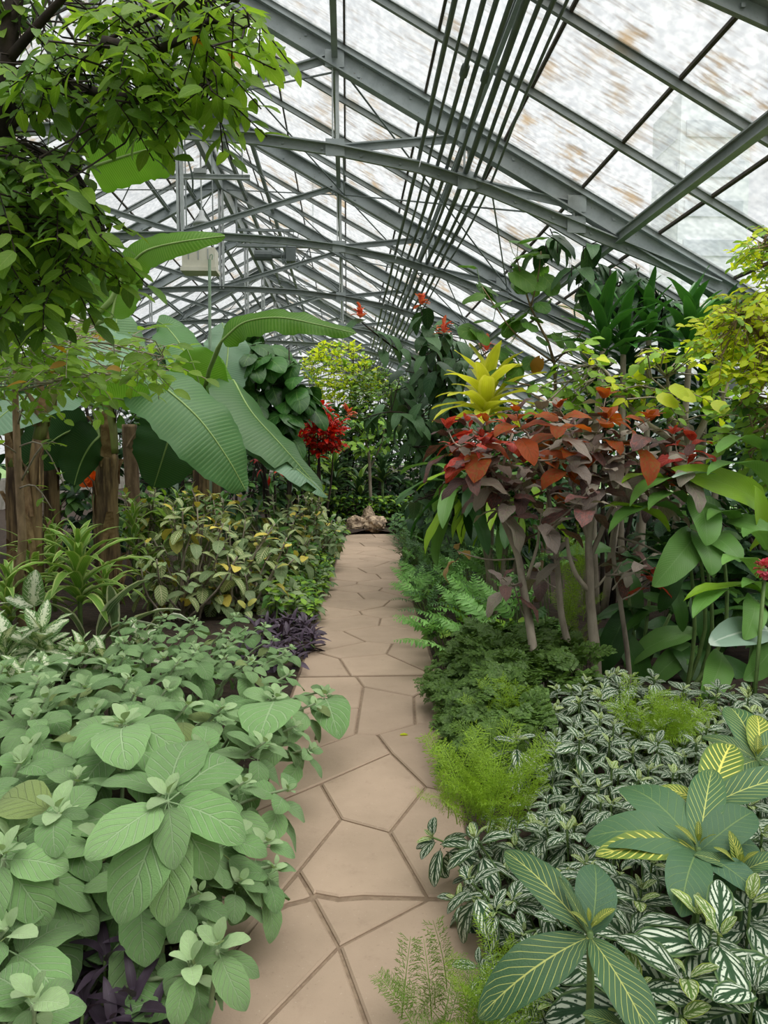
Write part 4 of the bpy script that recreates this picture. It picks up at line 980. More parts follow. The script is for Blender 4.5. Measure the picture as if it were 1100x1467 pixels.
# --- bananas
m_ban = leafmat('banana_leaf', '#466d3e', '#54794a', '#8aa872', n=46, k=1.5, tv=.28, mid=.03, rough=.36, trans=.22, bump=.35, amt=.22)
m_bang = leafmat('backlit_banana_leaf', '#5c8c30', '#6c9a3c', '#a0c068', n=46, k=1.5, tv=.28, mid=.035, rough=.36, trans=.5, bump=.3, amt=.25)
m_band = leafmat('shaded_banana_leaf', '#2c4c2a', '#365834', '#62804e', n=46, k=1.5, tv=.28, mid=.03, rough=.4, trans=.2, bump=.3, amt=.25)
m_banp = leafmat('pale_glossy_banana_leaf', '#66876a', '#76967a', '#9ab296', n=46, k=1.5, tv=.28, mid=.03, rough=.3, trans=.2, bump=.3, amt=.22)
def banana_leaf(P, pts, wid, nrm, mat, fold=.25, tip=.5, tear=0, sd=1, petiole=None, edge=.02, base_w=.45, skew=(1, 1)):
    r = random.Random(sd); S = smooth_pts(pts, 8); n = len(S); N = 34
    S = [S[min(n - 1, int(round(i * (n - 1) / N)))] if n > N else S[min(i, n - 1)] for i in range(N + 1)] if n > N else S; N = len(S) - 1
    vs = []; uv = []; fs = []; nu = 6; cuts = {r.randint(4, N - 2): r.choice((-1, 1)) for _ in range(tear)}
    for i in range(N + 1):
        v = i / N; d = nz(S[min(i + 1, N)] - S[max(i - 1, 0)]); nn = nz(nrm(v) if callable(nrm) else np.asarray(nrm, float)); x = nz(np.cross(d, nn)); z = np.cross(x, d)
        w = wid / 2 * (min(1, base_w + v * 3) if v < .2 else 1) * (min(1, ((1 - v) / tip)) ** .55 if v > 1 - tip else 1); w = max(w, .01)
        for j in range(nu + 1):
            u = -1 + 2 * j / nu; sk = skew[0] if u < 0 else skew[1]; ww = w * sk * (1 + edge * 1.5 * math.sin(v * 37 + sd + u) + edge * math.sin(v * 83))
            vs.append(S[i] + x * u * ww - z * (abs(u) ** 1.4) * ww * fold + z * edge * wid * math.sin(v * 24 + sd * 2 + (0 if u > 0 else 2)) * abs(u) ** 2); uv.append((u * .5 + .5, v))
    k = nu + 1
    for i in range(N):
        for j in range(nu):
            side = -1 if j < nu // 2 else 1
            if cuts.get(i) == side and j not in (nu // 2 - 1, nu // 2): continue
            fs.append((i * k + j, i * k + j + 1, (i + 1) * k + j + 1, (i + 1) * k + j))
    o = P.o; me = bpy.data.meshes.new('leaf'); me.from_pydata([tuple(p - o) for p in vs], [], fs); ul = me.uv_layers.new(name='UVMap')
    for lp in me.loops: ul.data[lp.index].uv = uv[lp.vertex_index]
    me.polygons.foreach_set('use_smooth', [True] * len(fs)); me.materials.append(mat); ob = bpy.data.objects.new('leaf', me); C.objects.link(ob); ob.parent = P.root
    m = MB(); rs = list(np.linspace(.013, .004, len(S))); q = list(S)
    if petiole: q = [np.asarray(p, float) for p in petiole] + q; rs = [.026] * len(petiole) + rs
    m.tube(q, rs, 6); r_ = m.build('midrib', M['rib'], P.root, True, origin=o); r_.parent = ob; r_.location = (0, 0, 0)
    return ob
def Wp(l): return [W(*p) for p in l]
def btrunk(P, pts, r0, r1, green=.35):
    S = smooth_pts(pts, 5); n = len(S); k = int(n * (1 - green))
    m = MB(); rs = list(np.linspace(r0, r1, n)); m.tube(S[:k + 1], [r * (1 + .05 * math.sin(i * 2.3)) for i, r in enumerate(rs[:k + 1])], 12); m.build('trunk', M['banana_trunk'], P.root, True, origin=P.o)
    m = MB(); m.tube(S[k:], rs[k:], 10); m.build('upper_trunk', M['banana_trunk_green'], P.root, True, origin=P.o)
    for i in range(14):          # dry sheaths peeling off the trunk
        j = rnd.randrange(1, max(2, n - 3)); a = U(0, 6.28); c = S[j] + V(math.cos(a), math.sin(a), 0) * rs[j] * .9
        m = MB(); w = U(.04, .09); t = V(-math.sin(a), math.cos(a), 0); out = V(math.cos(a), math.sin(a), 0); h = U(.18, .45)
        m.add([c - t * w, c + t * w, c + t * w * .7 + UP * h * .6 + out * .01, c - t * w * .8 + UP * h * .6 + out * .01, c + out * U(.03, .12) + UP * h + t * w * .3, c + out * U(.03, .1) + UP * h - t * w * .5], [(0, 1, 2, 3), (3, 2, 4, 5)])
        m.build('dry_sheath', M['dry_leaf'], P.root, True, origin=P.o)
YB = 7.4
P = Plant('banana_plant', base(152, YB), 'banana plant with a ragged brown trunk and the broad drooping leaf over the shrubs', 'banana plant')
cr = W(150, 575, YB)
btrunk(P, [P.o, W(152, 760, YB), W(153, 680, YB), W(155, 630, YB), W(150, 575, YB)], .135, .075)
banana_leaf(P, Wp([(200, 532, 7.0), (235, 555, 6.9), (285, 600, 6.8), (325, 655, 6.8), (352, 703, 6.9)]), .72, V(.35, -.65, .55), m_ban, .22, .4, 0, 3, [cr, W(172, 545, YB)])
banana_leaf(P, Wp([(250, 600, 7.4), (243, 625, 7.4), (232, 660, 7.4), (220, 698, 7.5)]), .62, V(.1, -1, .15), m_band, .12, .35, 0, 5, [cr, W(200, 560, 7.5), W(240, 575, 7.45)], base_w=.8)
banana_leaf(P, Wp([(152, 548, 7.3), (140, 520, 7.5), (125, 490, 7.8), (112, 470, 8.0)]), .85, V(.1, -.75, .5), m_banp, .15, .4, 0, 6, [cr])
banana_leaf(P, Wp([(158, 550, 7.5), (160, 520, 7.7), (165, 485, 8), (168, 440, 8.2)]), .7, V(.3, -.9, .3), m_ban, .2, .4, 0, 16, [cr])
banana_leaf(P, Wp([(210, 585, 6.9), (175, 572, 6.8), (135, 568, 6.8), (100, 552, 6.9)]), .42, V(.1, -.55, -.8), m_bang, .35, .3, 0, 7, [cr, W(190, 570, 7.2)], base_w=.4)
banana_leaf(P, Wp([(130, 580, 7.2), (80, 560, 6.8), (30, 575, 6.5), (-30, 625, 6.3)]), .78, V(-.1, -.45, .85), m_banp, .2, .4, 1, 8, [cr])
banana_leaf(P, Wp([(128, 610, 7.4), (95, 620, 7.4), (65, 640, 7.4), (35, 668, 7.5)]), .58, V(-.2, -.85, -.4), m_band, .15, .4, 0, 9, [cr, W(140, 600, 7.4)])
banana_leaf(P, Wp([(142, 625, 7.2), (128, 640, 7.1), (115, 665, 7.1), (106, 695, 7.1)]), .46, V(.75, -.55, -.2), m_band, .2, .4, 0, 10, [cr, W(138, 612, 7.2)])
P.finish()
f = Plant('heliconia_bloom', base(136, 7.9), 'bright orange bloom glowing left of the banana trunk', 'flower'); c = W(134, 690, 7.9); f.stem([f.o, c], .012, 'stem_green', 5)
for k in range(26): f.leaf('orange_petal', c + V(U(-.06, .06), U(-.05, .05), U(-.06, .08)), rdir(-10, 80), V(0, -1, .3), .10, part='petal')
f.finish()
Y2 = 9.0
P = Plant('banana_plant', base(287, Y2), 'banana plant on the dark twin trunk, its leaves arching toward the path', 'banana plant')
cr = W(285, 590, Y2)
btrunk(P, [P.o, W(290, 740, Y2), W(290, 690, Y2), W(288, 640, Y2), cr], .15, .07, .25)
m = MB(); m.tube(smooth_pts([base(304, Y2), W(306, 740, Y2), W(304, 690, Y2), W(296, 640, Y2)], 4), .10, 10); m.build('side_trunk', M['banana_trunk'], P.root, True, origin=P.o)
banana_leaf(P, Wp([(335, 545, 8.8), (360, 590, 8.5), (405, 640, 8.3), (462, 705, 8.2)]), .82, V(.75, -.5, .5), m_ban, .25, .45, 1, 11, [cr, W(310, 550, 8.9)])
banana_leaf(P, Wp([(350, 630, 8.7), (385, 645, 8.4), (425, 672, 8.2), (470, 712, 8.1)]), .5, V(.5, -.35, .8), m_banp, .3, .45, 2, 12, [cr, W(325, 625, 8.8)], skew=(.6, 1))
banana_leaf(P, Wp([(290, 600, 8.8), (288, 560, 8.7), (276, 520, 8.6), (268, 500, 8.6)]), .62, V(-.15, -.95, .2), m_bang, .2, .4, 0, 13, [cr], base_w=.8)
banana_leaf(P, Wp([(325, 640, 8.8), (330, 600, 8.7), (322, 560, 8.7), (312, 510, 8.9)]), .45, V(.6, -.8, 0), m_bang, .25, .4, 0, 14, [cr])
banana_leaf(P, Wp([(318, 560, 9), (325, 520, 9.1), (326, 490, 9.2), (318, 462, 9.3)]), .55, V(.4, -.9, .1), m_banp, .2, .35, 0, 15, [cr])
banana_leaf(P, Wp([(318, 488, 8.0), (350, 462, 7.9), (400, 455, 7.7), (455, 465, 7.6), (510, 478, 7.5)]), .36, V(.1, -.8, .55), m_bang, .3, .55, 0, 17, [cr, W(300, 530, 8.5), W(312, 500, 8.1)], edge=.05)
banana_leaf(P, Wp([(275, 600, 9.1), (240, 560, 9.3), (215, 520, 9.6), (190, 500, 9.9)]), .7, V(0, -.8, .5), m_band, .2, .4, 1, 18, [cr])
banana_leaf(P, Wp([(290, 560, 9.1), (262, 500, 9.5), (240, 470, 10), (225, 460, 10)]), .5, V(.2, -.8, .4), m_ban, .2, .4, 0, 19, [cr])
P.finish()
Y3 = 6.4
P = Plant('banana_plant', base(48, Y3), 'tall banana plant whose torn leaves rise through the overhanging tree', 'banana plant')
cr = W(120, 470, Y3)
btrunk(P, [P.o, W(50, 700, Y3), W(66, 590, Y3), cr], .06, .045, .5)
banana_leaf(P, Wp([(128, 240, 6.0), (165, 228, 5.9), (210, 215, 5.8), (246, 212, 5.8)]), .40, V(-.1, -.85, -.45), m_bang, .12, .12, 0, 21, [cr, W(110, 300, 6.2)], base_w=.9)
banana_leaf(P, Wp([(178, 392, 6.3), (205, 362, 6.2), (250, 348, 6.1), (322, 338, 6.1)]), .27, V(.2, -.9, .3), m_bang, .25, .5, 0, 22, [cr, W(160, 430, 6.3)], base_w=.7)
banana_leaf(P, Wp([(160, 455, 6.3), (166, 425, 6.3), (176, 395, 6.3), (184, 368, 6.3)]), .34, V(-.25, -.95, .1), m_bang, .25, .6, 0, 23, [cr])
banana_leaf(P, Wp([(140, 450, 6.5), (146, 420, 6.5), (150, 390, 6.5), (150, 380, 6.5)]), .26, V(-.25, -.95, .1), m_bang, .25, .5, 0, 24, [cr])
banana_leaf(P, Wp([(115, 440, 6.5), (85, 380, 6.7), (40, 340, 6.9), (-20, 330, 7.1)]), .5, V(-.3, -.8, .2), m_bang, .2, .5, 2, 25, [cr])
P.finish()
for px, Y, r, lb in ((22, 8.2, .12, 'yellowish banana trunk behind the thin trunk at the left edge'), (72, 8.6, .10, 'dark shaded banana trunk left of the orange bloom')):
    P = Plant('banana_plant', base(px, Y), lb, 'banana plant'); c = W(px - 3, 570, Y)
    btrunk(P, [P.o, W(px + 2, 720, Y), W(px, 640, Y), c], r, r * .6, .5)
    for k in range(4):
        a = k * 1.6 + U(0, .6); d = V(math.cos(a), math.sin(a) * .8, 0); banana_leaf(P, [c + d * .1, c + d * .5 + UP * .35, c + d * 1.0 + UP * .3, c + d * 1.45 - UP * .1], .5, d * .2 + UP, m_band if k % 2 else m_ban, .25, .4, 1, k + px, [c])
    P.finish()

# --- thin trunk on the left with a light spray of leaves
P = Plant('thin_tree', base(30, 5.8), 'thin pale-barked young tree at the left edge with sparse bright leaves', 'tree')
S = [P.o, W(26, 850, 5.8), W(32, 780, 5.8), W(27, 690, 5.8), W(23, 600, 5.8), W(22, 540, 5.8), W(28, 470, 5.7), W(40, 400, 5.6)]
P.stem(S, [.038, .036, .033, .030, .026, .022, .015, .01], 'bark_tan', 8, 'trunk')
for a, b_ in (((27, 640), (92, 695)), ((25, 650), (-20, 640)), ((26, 700), (75, 730)), ((24, 590), (80, 600)), ((25, 610), (60, 560)), ((30, 690), (95, 640))):
    q = Wp([(*a, 5.8), ((a[0] + b_[0]) / 2, min(a[1], b_[1]) - 4, 5.6), (*b_, 5.5)]); P.stem(q, [.008, .006, .003], 'bark_grey', 4, 'branch')
    for k in range(5): P.leaf('tree_leaf', lerp(q[1], q[2], k / 4), rdir(-40, 30), UP, .09 * U(.7, 1.1), 1.3)
def twigs(P, poly, n, Ya, Yb, keys, L, nl, tl, root=None, dirv=None, spread=.8, mat='bark_dark', w=1.0, droop=-.15, r=.004):
    for i in range(n):
        x, y = inside(poly); p = W(x, y, U(Ya, Yb)); d = nz((dirv if dirv is not None else V(0, 0, 0)) + rdir(-50, 30) * spread)
        q = [p, p + d * tl * .5, p + d * tl + V(0, 0, droop * tl)]
        P.twig(q, r, mat); P.L
        if root is not None:
            c = min(root, key=lambda c: np.linalg.norm(c - p)); P.twig([c, lerp(c, p, .5) + V(U(-.05, .05), U(-.05, .05), U(-.04, .04)), p], r * 1.5, mat)
        for k in range(nl):
            f = (k + .6) / nl; pp = lerp(q[0], q[1], f * 2) if f < .5 else lerp(q[1], q[2], f * 2 - 1); sd = 1 if k % 2 else -1
            x_ = nz(np.cross(d, UP)); dd = nz(d * .6 + x_ * sd * .9 + UP * U(-.5, .15)); P.leaf(rnd.choice(keys), pp, dd, UP + V(0, -.5, 0) + rdir(-80, 80) * .6, L * U(.75, 1.15), w)
twigs(P, [(-20, 440), (80, 440), (160, 470), (250, 500), (255, 530), (180, 540), (90, 560), (-20, 570)], 105, 4.6, 5.7, ['tree_leaf'], .105, 6, .3, [q for l in ([(24, 555, 5.8), (60, 520, 5.5), (130, 490, 5.2), (235, 512, 5.0)], [(26, 520, 5.8), (80, 470, 5.4), (150, 470, 5.1)], [(24, 560, 5.8), (90, 545, 5.3), (170, 535, 5.1)], [(27, 480, 5.7), (10, 460, 5.4), (-15, 450, 5.2)]) for q in smooth_pts(Wp(l), 5)], spread=.7, mat='bark_grey', w=1.1, r=.0025)
for l in ([(26, 520, 5.8), (80, 470, 5.4), (150, 470, 5.1)], [(24, 560, 5.8), (90, 545, 5.3), (170, 535, 5.1)], [(27, 480, 5.7), (10, 460, 5.4), (-15, 450, 5.2)]): P.stem(Wp(l), [.011, .007, .004], 'bark_grey', 5, 'branch')
P.stem(Wp([(23, 560, 5.8), (60, 520, 5.5), (130, 490, 5.2), (220, 510, 5.0)]), [.012, .01, .007, .004], 'bark_grey', 5, 'branch')
P.finish(300)

# --- overhanging tree, top left
P = Plant('overhanging_tree', base(-210, 3.6), 'leafy tree overhanging the top left corner, dark boughs and bright hanging leaves', 'tree')
tk = Wp([(-260, 900, 3.6), (-200, 500, 3.6), (-90, 300, 3.5), (0, 190, 3.4), (8, 90, 3.3), (30, -60, 3.3)])
P.stem([P.o] + tk, [.11, .10, .09, .075, .06, .04, .03], 'bark_dark', 8, 'trunk')
BR = [Wp(l) for l in ([(0, 190, 3.4), (40, 160, 3.3), (90, 120, 3.2), (150, 60, 3.1), (230, 20, 3.0)], [(8, 90, 3.3), (60, 30, 3.2), (110, -20, 3.1), (180, -60, 3.0)],
      [(0, 200, 3.4), (50, 215, 3.3), (110, 250, 3.3), (150, 330, 3.3)], [(-60, 270, 3.5), (-10, 320, 3.4), (40, 380, 3.4), (90, 420, 3.4)], [(90, 120, 3.2), (180, 140, 3.1), (250, 130, 3.0), (310, 120, 3.0)], [(150, 60, 3.1), (230, 70, 3.0), (300, 30, 3.0), (350, 40, 2.9)], [(230, 20, 3), (290, -10, 3), (340, 0, 2.9)])]
for b_ in BR: P.stem(b_, [.024, .018, .012, .006][:len(b_)] if len(b_) <= 4 else [.026, .02, .015, .01, .006], 'bark_dark', 6, 'branch')
nodes = [q for b_ in BR for q in smooth_pts(b_, 4)]
def tw(poly, n, keys, L=.095, Ya=2.7, Yb=3.6): twigs(P, poly, n, Ya, Yb, keys, L, 8, .22, nodes, V(.12, 0, -.45), .6, 'bark_dark', 1.0, -.1, .0025)
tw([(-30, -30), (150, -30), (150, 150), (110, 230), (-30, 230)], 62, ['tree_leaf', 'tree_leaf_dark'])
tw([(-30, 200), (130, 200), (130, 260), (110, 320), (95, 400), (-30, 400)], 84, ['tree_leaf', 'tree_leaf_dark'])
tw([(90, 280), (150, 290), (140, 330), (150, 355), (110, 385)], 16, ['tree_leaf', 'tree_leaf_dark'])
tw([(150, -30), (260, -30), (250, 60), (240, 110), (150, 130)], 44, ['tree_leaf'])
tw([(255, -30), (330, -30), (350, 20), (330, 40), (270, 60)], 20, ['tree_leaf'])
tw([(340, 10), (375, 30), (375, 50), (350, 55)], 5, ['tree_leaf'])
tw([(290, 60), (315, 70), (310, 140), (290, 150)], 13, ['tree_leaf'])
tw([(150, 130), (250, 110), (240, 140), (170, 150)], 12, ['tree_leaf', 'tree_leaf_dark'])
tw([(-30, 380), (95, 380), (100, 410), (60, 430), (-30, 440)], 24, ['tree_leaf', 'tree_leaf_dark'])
P.finish(300)

# --- dark heart-leaved climber behind the bananas
def mass(name, label, poly, n, Ya, Yb, keys, L, px0, cat='shrub', sep=120, trunk='bark_dark', droop=-.5, w=1.0, group=None, twl=.15, nl=4, stems=4, minpx=9, twr=.005, up=None):
    Ym = (Ya + Yb) / 2; b = base(px0, Ym); P = Plant(name, b, label, cat, group); xs = [p[0] for p in poly]; ys = [p[1] for p in poly]
    for i in range(stems):
        x, y = inside(poly); e = W(x, y, Ym); P.stem([b + V(U(-.08, .08), U(-.08, .08), 0), lerp(b, e, .5) + V(U(-.1, .1), 0, .1), e], [.025, .018, .008], trunk, 5)
    for i in range(n):
        x, y = inside(poly); p = W(x, y, U(Ya, Yb))
        if p[2] < .08: p[2] = U(.08, .2)
        p[2] = min(p[2], zr(p[0]) - .25)
        d = nz(rdir(-20, 50)); q = p + d * twl; P.twig([p - V(0, 0, .1), p, q], twr, trunk)
        for k in range(nl):
            P.leaf(rnd.choice(keys), lerp(p, q, k / nl), nz(rdir(-30, 40) + UP * droop), (up if up is not None else UP) + V(0, -.3, 0), L * U(.7, 1.15), w, U(-.3, .3))
    P.finish(sep, minpx); return P
mass('heart_leaved_climber', 'climber with dark glossy heart-shaped leaves beside the arching banana leaf', [(345, 480), (400, 478), (430, 520), (445, 560), (430, 610), (400, 640), (375, 600), (350, 560)], 42, 9.4, 10.2, ['heart'], .36, 400, 'climber', droop=-.9)
mass('orange_flecked_shrub', 'small red-leaved shrub glimpsed behind the drooping banana leaf', [(355, 640), (420, 660), (400, 690), (360, 680)], 8, 10.2, 10.8, ['red_leaf', 'mid_green'], .14, 385, sep=30)

# --- far centre
FG = 'shrubs beyond the end of the path'
mass('crimson_shrub', 'crimson-leaved shrub left of the path end', [(440, 592), (470, 582), (488, 600), (485, 640), (455, 660), (432, 630)], 110, 12.4, 13.2, ['red_leaf'], .19, 462, sep=200, droop=.2)
mass('golden_shrub', 'tall yellow-green shrub high at the far end of the path', [(430, 520), (455, 495), (500, 490), (530, 520), (560, 545), (530, 580), (450, 575)], 360, 17, 19, ['lime', 'fresh', 'lime'], .15, 490, sep=200, droop=.3, group=FG)
mass('feathery_shrub', 'grey-green feathery shrub right of the golden one at the far end', [(500, 540), (560, 530), (590, 560), (580, 620), (500, 620)], 240, 16, 18, ['grey_green', 'mid_green', 'fresh'], .16, 540, sep=100, droop=.2, group=FG)
mass('dark_far_shrub', 'dark leafy shrub filling the gap behind the path end', [(440, 580), (620, 580), (640, 710), (440, 710)], 420, 16.5, 19, ['mid_green', 'dark_green'], .24, 540, sep=120, droop=.1, group=FG)
mass('far_left_trees', 'mixed green shrubs far back on the left of the far end', [(380, 600), (440, 570), (470, 700), (400, 700)], 260, 13.5, 16, ['mid_green', 'dark_green', 'fresh'], .22, 420, sep=60, group=FG)
for px, py, Y, n, L, lb in ((478, 672, 15.2, 34, .75, 'dark strap-leaved clump above the hedge, left of centre'), (515, 690, 15.4, 34, .7, 'dark strap-leaved clump above the hedge, directly over the rocks'), (548, 665, 15.8, 34, .75, 'dark strap-leaved clump with pale stripes, right of the rocks'), (450, 700, 14.9, 26, .5, 'small dark strap-leaved clump at the hedge left end')):
    p = W(px, py + 14, Y); b = V(p[0], p[1], .04); P = Plant('dark_strap_clump', b, lb, 'plant', 'dark strap-leaved clumps'); P.stem([b, p], .03, 'stem_green', 5)
    for i in range(n): e = math.radians(lerp(80, 5, i / n)); a = i * 2.4; P.leaf(rnd.choice(['strap_dark', 'strap_dark', 'strap']), p - V(0, 0, .2 * i / n), V(math.cos(e) * math.cos(a), math.cos(e) * math.sin(a), math.sin(e) + .2), UP, L * U(.7, 1.1), 1.2)
    P.finish()
mass('box_hedge', 'low clipped dark green hedge behind the rocks', [(440, 712), (600, 712), (612, 745), (560, 748), (500, 742), (470, 742), (440, 745)], 560, 14.75, 15.4, ['mid_green', 'dark_green', 'fresh'], .12, 520, 'hedge', sep=120, droop=.1, twl=.06)
mass('low_hedge', 'low dark leafy hedge at right of the path end', [(560, 740), (625, 730), (640, 770), (580, 790), (565, 770)], 260, 12.2, 14, ['mid_green', 'dark_green'], .12, 600, 'hedge', sep=120, droop=.1, twl=.06)
# branching bare tree in the far centre
P = Plant('bare_stemmed_tree', base(532, 14.9), 'pale thin-stemmed tree standing behind the rocks', 'tree')
P.stem(Wp([(532, 745, 14.9), (530, 690, 14.9), (528, 650, 14.9), (520, 620, 14.9)]), [.04, .035, .03, .02], 'bark_grey', 6, 'trunk'); P.stem(Wp([(530, 670, 14.9), (545, 640, 14.9), (552, 610, 14.9)]), [.02, .015, .01], 'bark_grey', 5, 'branch')
twigs(P, [(495, 600), (570, 590), (580, 640), (500, 650)], 30, 14.5, 15.3, ['mid_green', 'fresh'], .18, 6, .3, [W(520, 620, 14.9), W(552, 610, 14.9)]); P.finish(100)

# --- backdrop growth beside the paths
bk = [(-1.8, 12.5, 2.3, 'left, behind the heart-leaved climber'), (-3.5, 11, 2.4, 'left, behind the banana trunks'), (-5.5, 10, 2.6, 'left, far behind the thin trunk'), (-3.2, 15, 2.8, 'left, in the far corner of the house'), (-7, 13, 2.6, 'by the left glass wall'), (-4.8, 7.8, 1.6, 'left, low behind the strap plants'),
      (-1.5, 18, 2.6, 'left of the golden shrub, far back'), (2.6, 12.5, 2.3, 'right, behind the coral-flowered shrub'), (3.4, 9.6, 2.2, 'right, behind the copper-leaved tree'), (2.4, 16, 2.6, 'right of the feathery shrub, far back'), (3.9, 7.4, 1.9, 'right, behind the ginger plants'), (3.9, 13.5, 2.3, 'by the right glass wall, far back'), (1.9, 9.8, 1.5, 'right, low behind the drooping leaves'), (3.3, 5.6, 1.2, 'right, in shade under the ginger plants'), (3.3, 3.4, 1.0, 'right, outside the near end of the striped bed'), (-3.6, 4.2, 1.1, 'left, outside the white-splashed leaves'), (-3.6, 20, 2.8, 'by the far left wall'), (3.4, 20, 2.6, 'by the far right wall'), (0.3, 22, 2.7, 'closing the view at the far end'), (1.3, 19.5, 2.2, 'in the middle right of the far end'), (-.6, 20.5, 2.2, 'in the middle left of the far end')]
for x, Y, h, lb in bk:
    P = Plant('backdrop_shrub', V(x, Y, .03), 'dense dark green shrub ' + lb, 'shrub', 'dark shrubs filling the beds behind'); c = V(x, Y, h * .52)
    for k in range(4): e = c + V(U(-.5, .5), U(-.3, .3), U(.1, .5) * h); P.stem([P.o, lerp(P.o, e, .5) + V(U(-.1, .1), 0, 0), e], [.03, .02, .01], 'bark_dark', 5)
    for i in range(150):
        d = nz(V(rnd.gauss(0, 1), rnd.gauss(0, 1), rnd.gauss(0, 1))); p = c + d * V(1.05, .9, h * .5) * U(.7, 1)
        p[0] = min(max(p[0], XL_ + .4), XR_ - .4); p[2] = min(p[2], zr(p[0]) - .35)
        P.twig([lerp(c, p, .7), p], .006, 'bark_dark')
        for k in range(5): P.leaf(rnd.choice(['mid_green', 'dark_green', 'dark_green']), p + rdir(-60, 60) * .06, nz(d + rdir(-40, 40)), UP + d * .4, U(.16, .28), 1.0, U(-.4, .4))
    P.finish(24, 12)

# ================================================================== RIGHT SIDE
# --- silver-striped groundcover, front right
pc_ = [((640, 1250, .15), 'silver-striped plant overhanging the path edge, in front of the dark green mound'), ((640, 1400, .1), 'silver-striped plant at the path edge by the feathery sprig'), ((760, 1220, .25), 'silver-striped plant behind the big yellow-veined rosette'),
       ((820, 1110, .28), 'silver-striped plant in the middle of the right bed'), ((850, 1010, .3), 'silver-striped plant at the foot of the copper-leaved trunks'), ((950, 1060, .3), 'silver-striped plant under the bright feathery tuft at right'), ((760, 1020, .3), 'silver-striped plant at the far edge beside the feathery mound'),
       ((930, 1230, .35), 'silver-striped plant between the yellow-veined plants'), ((1040, 1360, .35), 'large-leaved silver-blotched plant in the bottom right corner'), ((900, 1380, .3), 'silver-blotched plant under the big yellow-veined rosette'), ((1060, 1180, .35), 'silver-striped plant along the right edge of the picture')]
PL = []
for (px, py, z), lb in pc_:
    b = G(px, py, z); b[2] = .04; b[0] = max(b[0], pedge(b[1])[1] + .06); PL.append(Plant('silver_striped_plant', b, lb, 'plant', 'silver-striped plants of the front right bed'))
bound = [(800, 985), (870, 960), (1040, 985), (1500, 1010), (1700, 1560), (590, 1560), (578, 1400), (582, 1245), (640, 1190), (690, 1110), (745, 1030)]
fernh = [(G(690, 1095, .28), .22), (G(945, 1015, .34), .17), (G(690, 1390, .22), .08), (G(650, 1130, .25), .16)]
tops = []
for px, py, z, s in ((1030, 1340, .5, 1.7), (1000, 1310, .5, 1.4), (985, 1400, .45, 1.6), (915, 1290, .45, 1.2), (1075, 1290, .5, 1.5), (905, 1340, .4, 1.4), (910, 1420, .4, 1.4), (975, 1455, .4, 1.5), (1080, 1420, .45, 1.5), (740, 1060, .36, 1), (860, 1000, .38, 1.15), (830, 1060, .38, 1.2), (680, 1200, .26, 1.1), (620, 1200, .2, 1), (670, 1260, .24, 1)):
    tops.append((G(px, py, z), s * 1.22))
for i in range(7500):
    Y = U(1.3, 4.1); x = U(pedge(Y)[1] - .1, .56 * Y + .95); e = x - pedge(Y)[1]; z = min(.36, .13 + e * .42) + U(-.05, .04) + .05 * (Y < 2.2 and e > .5)
    p = V(x, Y, z); q = proj(p)
    if not inpoly(q[0], q[1], bound) or any(np.linalg.norm((p - f_[0])[:2]) < f_[1] for f_ in fernh): continue
    if min(np.linalg.norm((p - t[0])[:2]) for t in tops) < .088: continue
    tops.append((p, U(.85, 1.15) * (1.15 if Y < 2.3 else 1.0)))
for p, s in tops:
    P = min(PL, key=lambda P: np.linalg.norm((P.o - p)[:2])); e = p[0] - pedge(p[1])[1]; lean = .5 * max(0, 1 - e / .35)
    b = V(p[0] + lean * .2, p[1] + U(0, .06), .04); b[0] = max(b[0], pedge(b[1])[1] + .05); P.twig([b, lerp(b, p, .5) + V(0, 0, .03), p], .004, 'stem_green')
    ax = nz(V(-lean + U(-.2, .2), -.15 + U(-.2, .2), 1)); yk = 'silver_young' if rnd.random() < .8 else 'silver'
    rosette(P, p + ax * .004, ax, yk, 3, .025 * s, .045 * s, 65, 35, .003, 1.0)
    rosette(P, p, ax, 'silver', 8, .06 * s, .125 * s, 24, -48, .010 * s, 1.05)
for P in PL: P.finish(300, 9, 'stalks')

# --- yellow-veined plants
def veined(label, sp, lv, key='veined'):
    c = G(*sp); P = Plant('yellow_veined_plant', V(c[0], c[1] + .05, .04), label, 'plant', 'yellow-veined plants of the right bed'); P.stem([P.o, lerp(P.o, c, .6) + V(.01, 0, 0), c], [.011, .009, .007], 'stem_green', 6)
    for l in lv:
        kx = l[4] if len(l) > 4 else key; t = G(l[0], l[1], l[2]); d = t - c; Ln = np.linalg.norm(d); P.leaf(kx, c - V(0, 0, .01), nz(d) + V(0, 0, .22), UP + V(0, -.35, 0), Ln * 1.08, l[3])
    rosette(P, c + V(0, 0, .02), V(0, -.1, 1), 'veined_young', 4, .03, .07, 70, 45, .004)
    P.finish()
veined('large rosette of dark leaves with yellow veins, nearest and central in the right bed', (845, 1335, .55), [(722, 1238, .60, .95), (868, 1245, .62, 1.2, 'veined_plain'), (708, 1458, .42, 1.05), (925, 1490, .45, 1.05), (800, 1260, .62, .5)])
veined('yellow-veined plant with glossy leaves just left of the right edge', (1000, 1215, .55), [(850, 1195, .55, 1.1, 'veined_plain'), (900, 1130, .6, 1.1, 'veined_plain'), (965, 1300, .5, 1.0, 'veined_plain'), (1070, 1280, .5, 1.2, 'veined_plain'), (1090, 1180, .58, 1.1, 'veined_plain'), (870, 1240, .52, .9, 'veined_young'), (1015, 1115, .62, .8), (1090, 1230, .5, 1.1, 'veined_plain')])
veined('yellow-veined plant with bright yellow young leaves by the right edge', (1015, 1150, .58), [(950, 1135, .6, 1, 'veined_young'), (1150, 1130, .6, .9), (1040, 1080, .62, .9, 'veined_young'), (955, 1190, .52, .9, 'veined_young'), (1060, 1200, .5, 1), (930, 1160, .5, 1)])
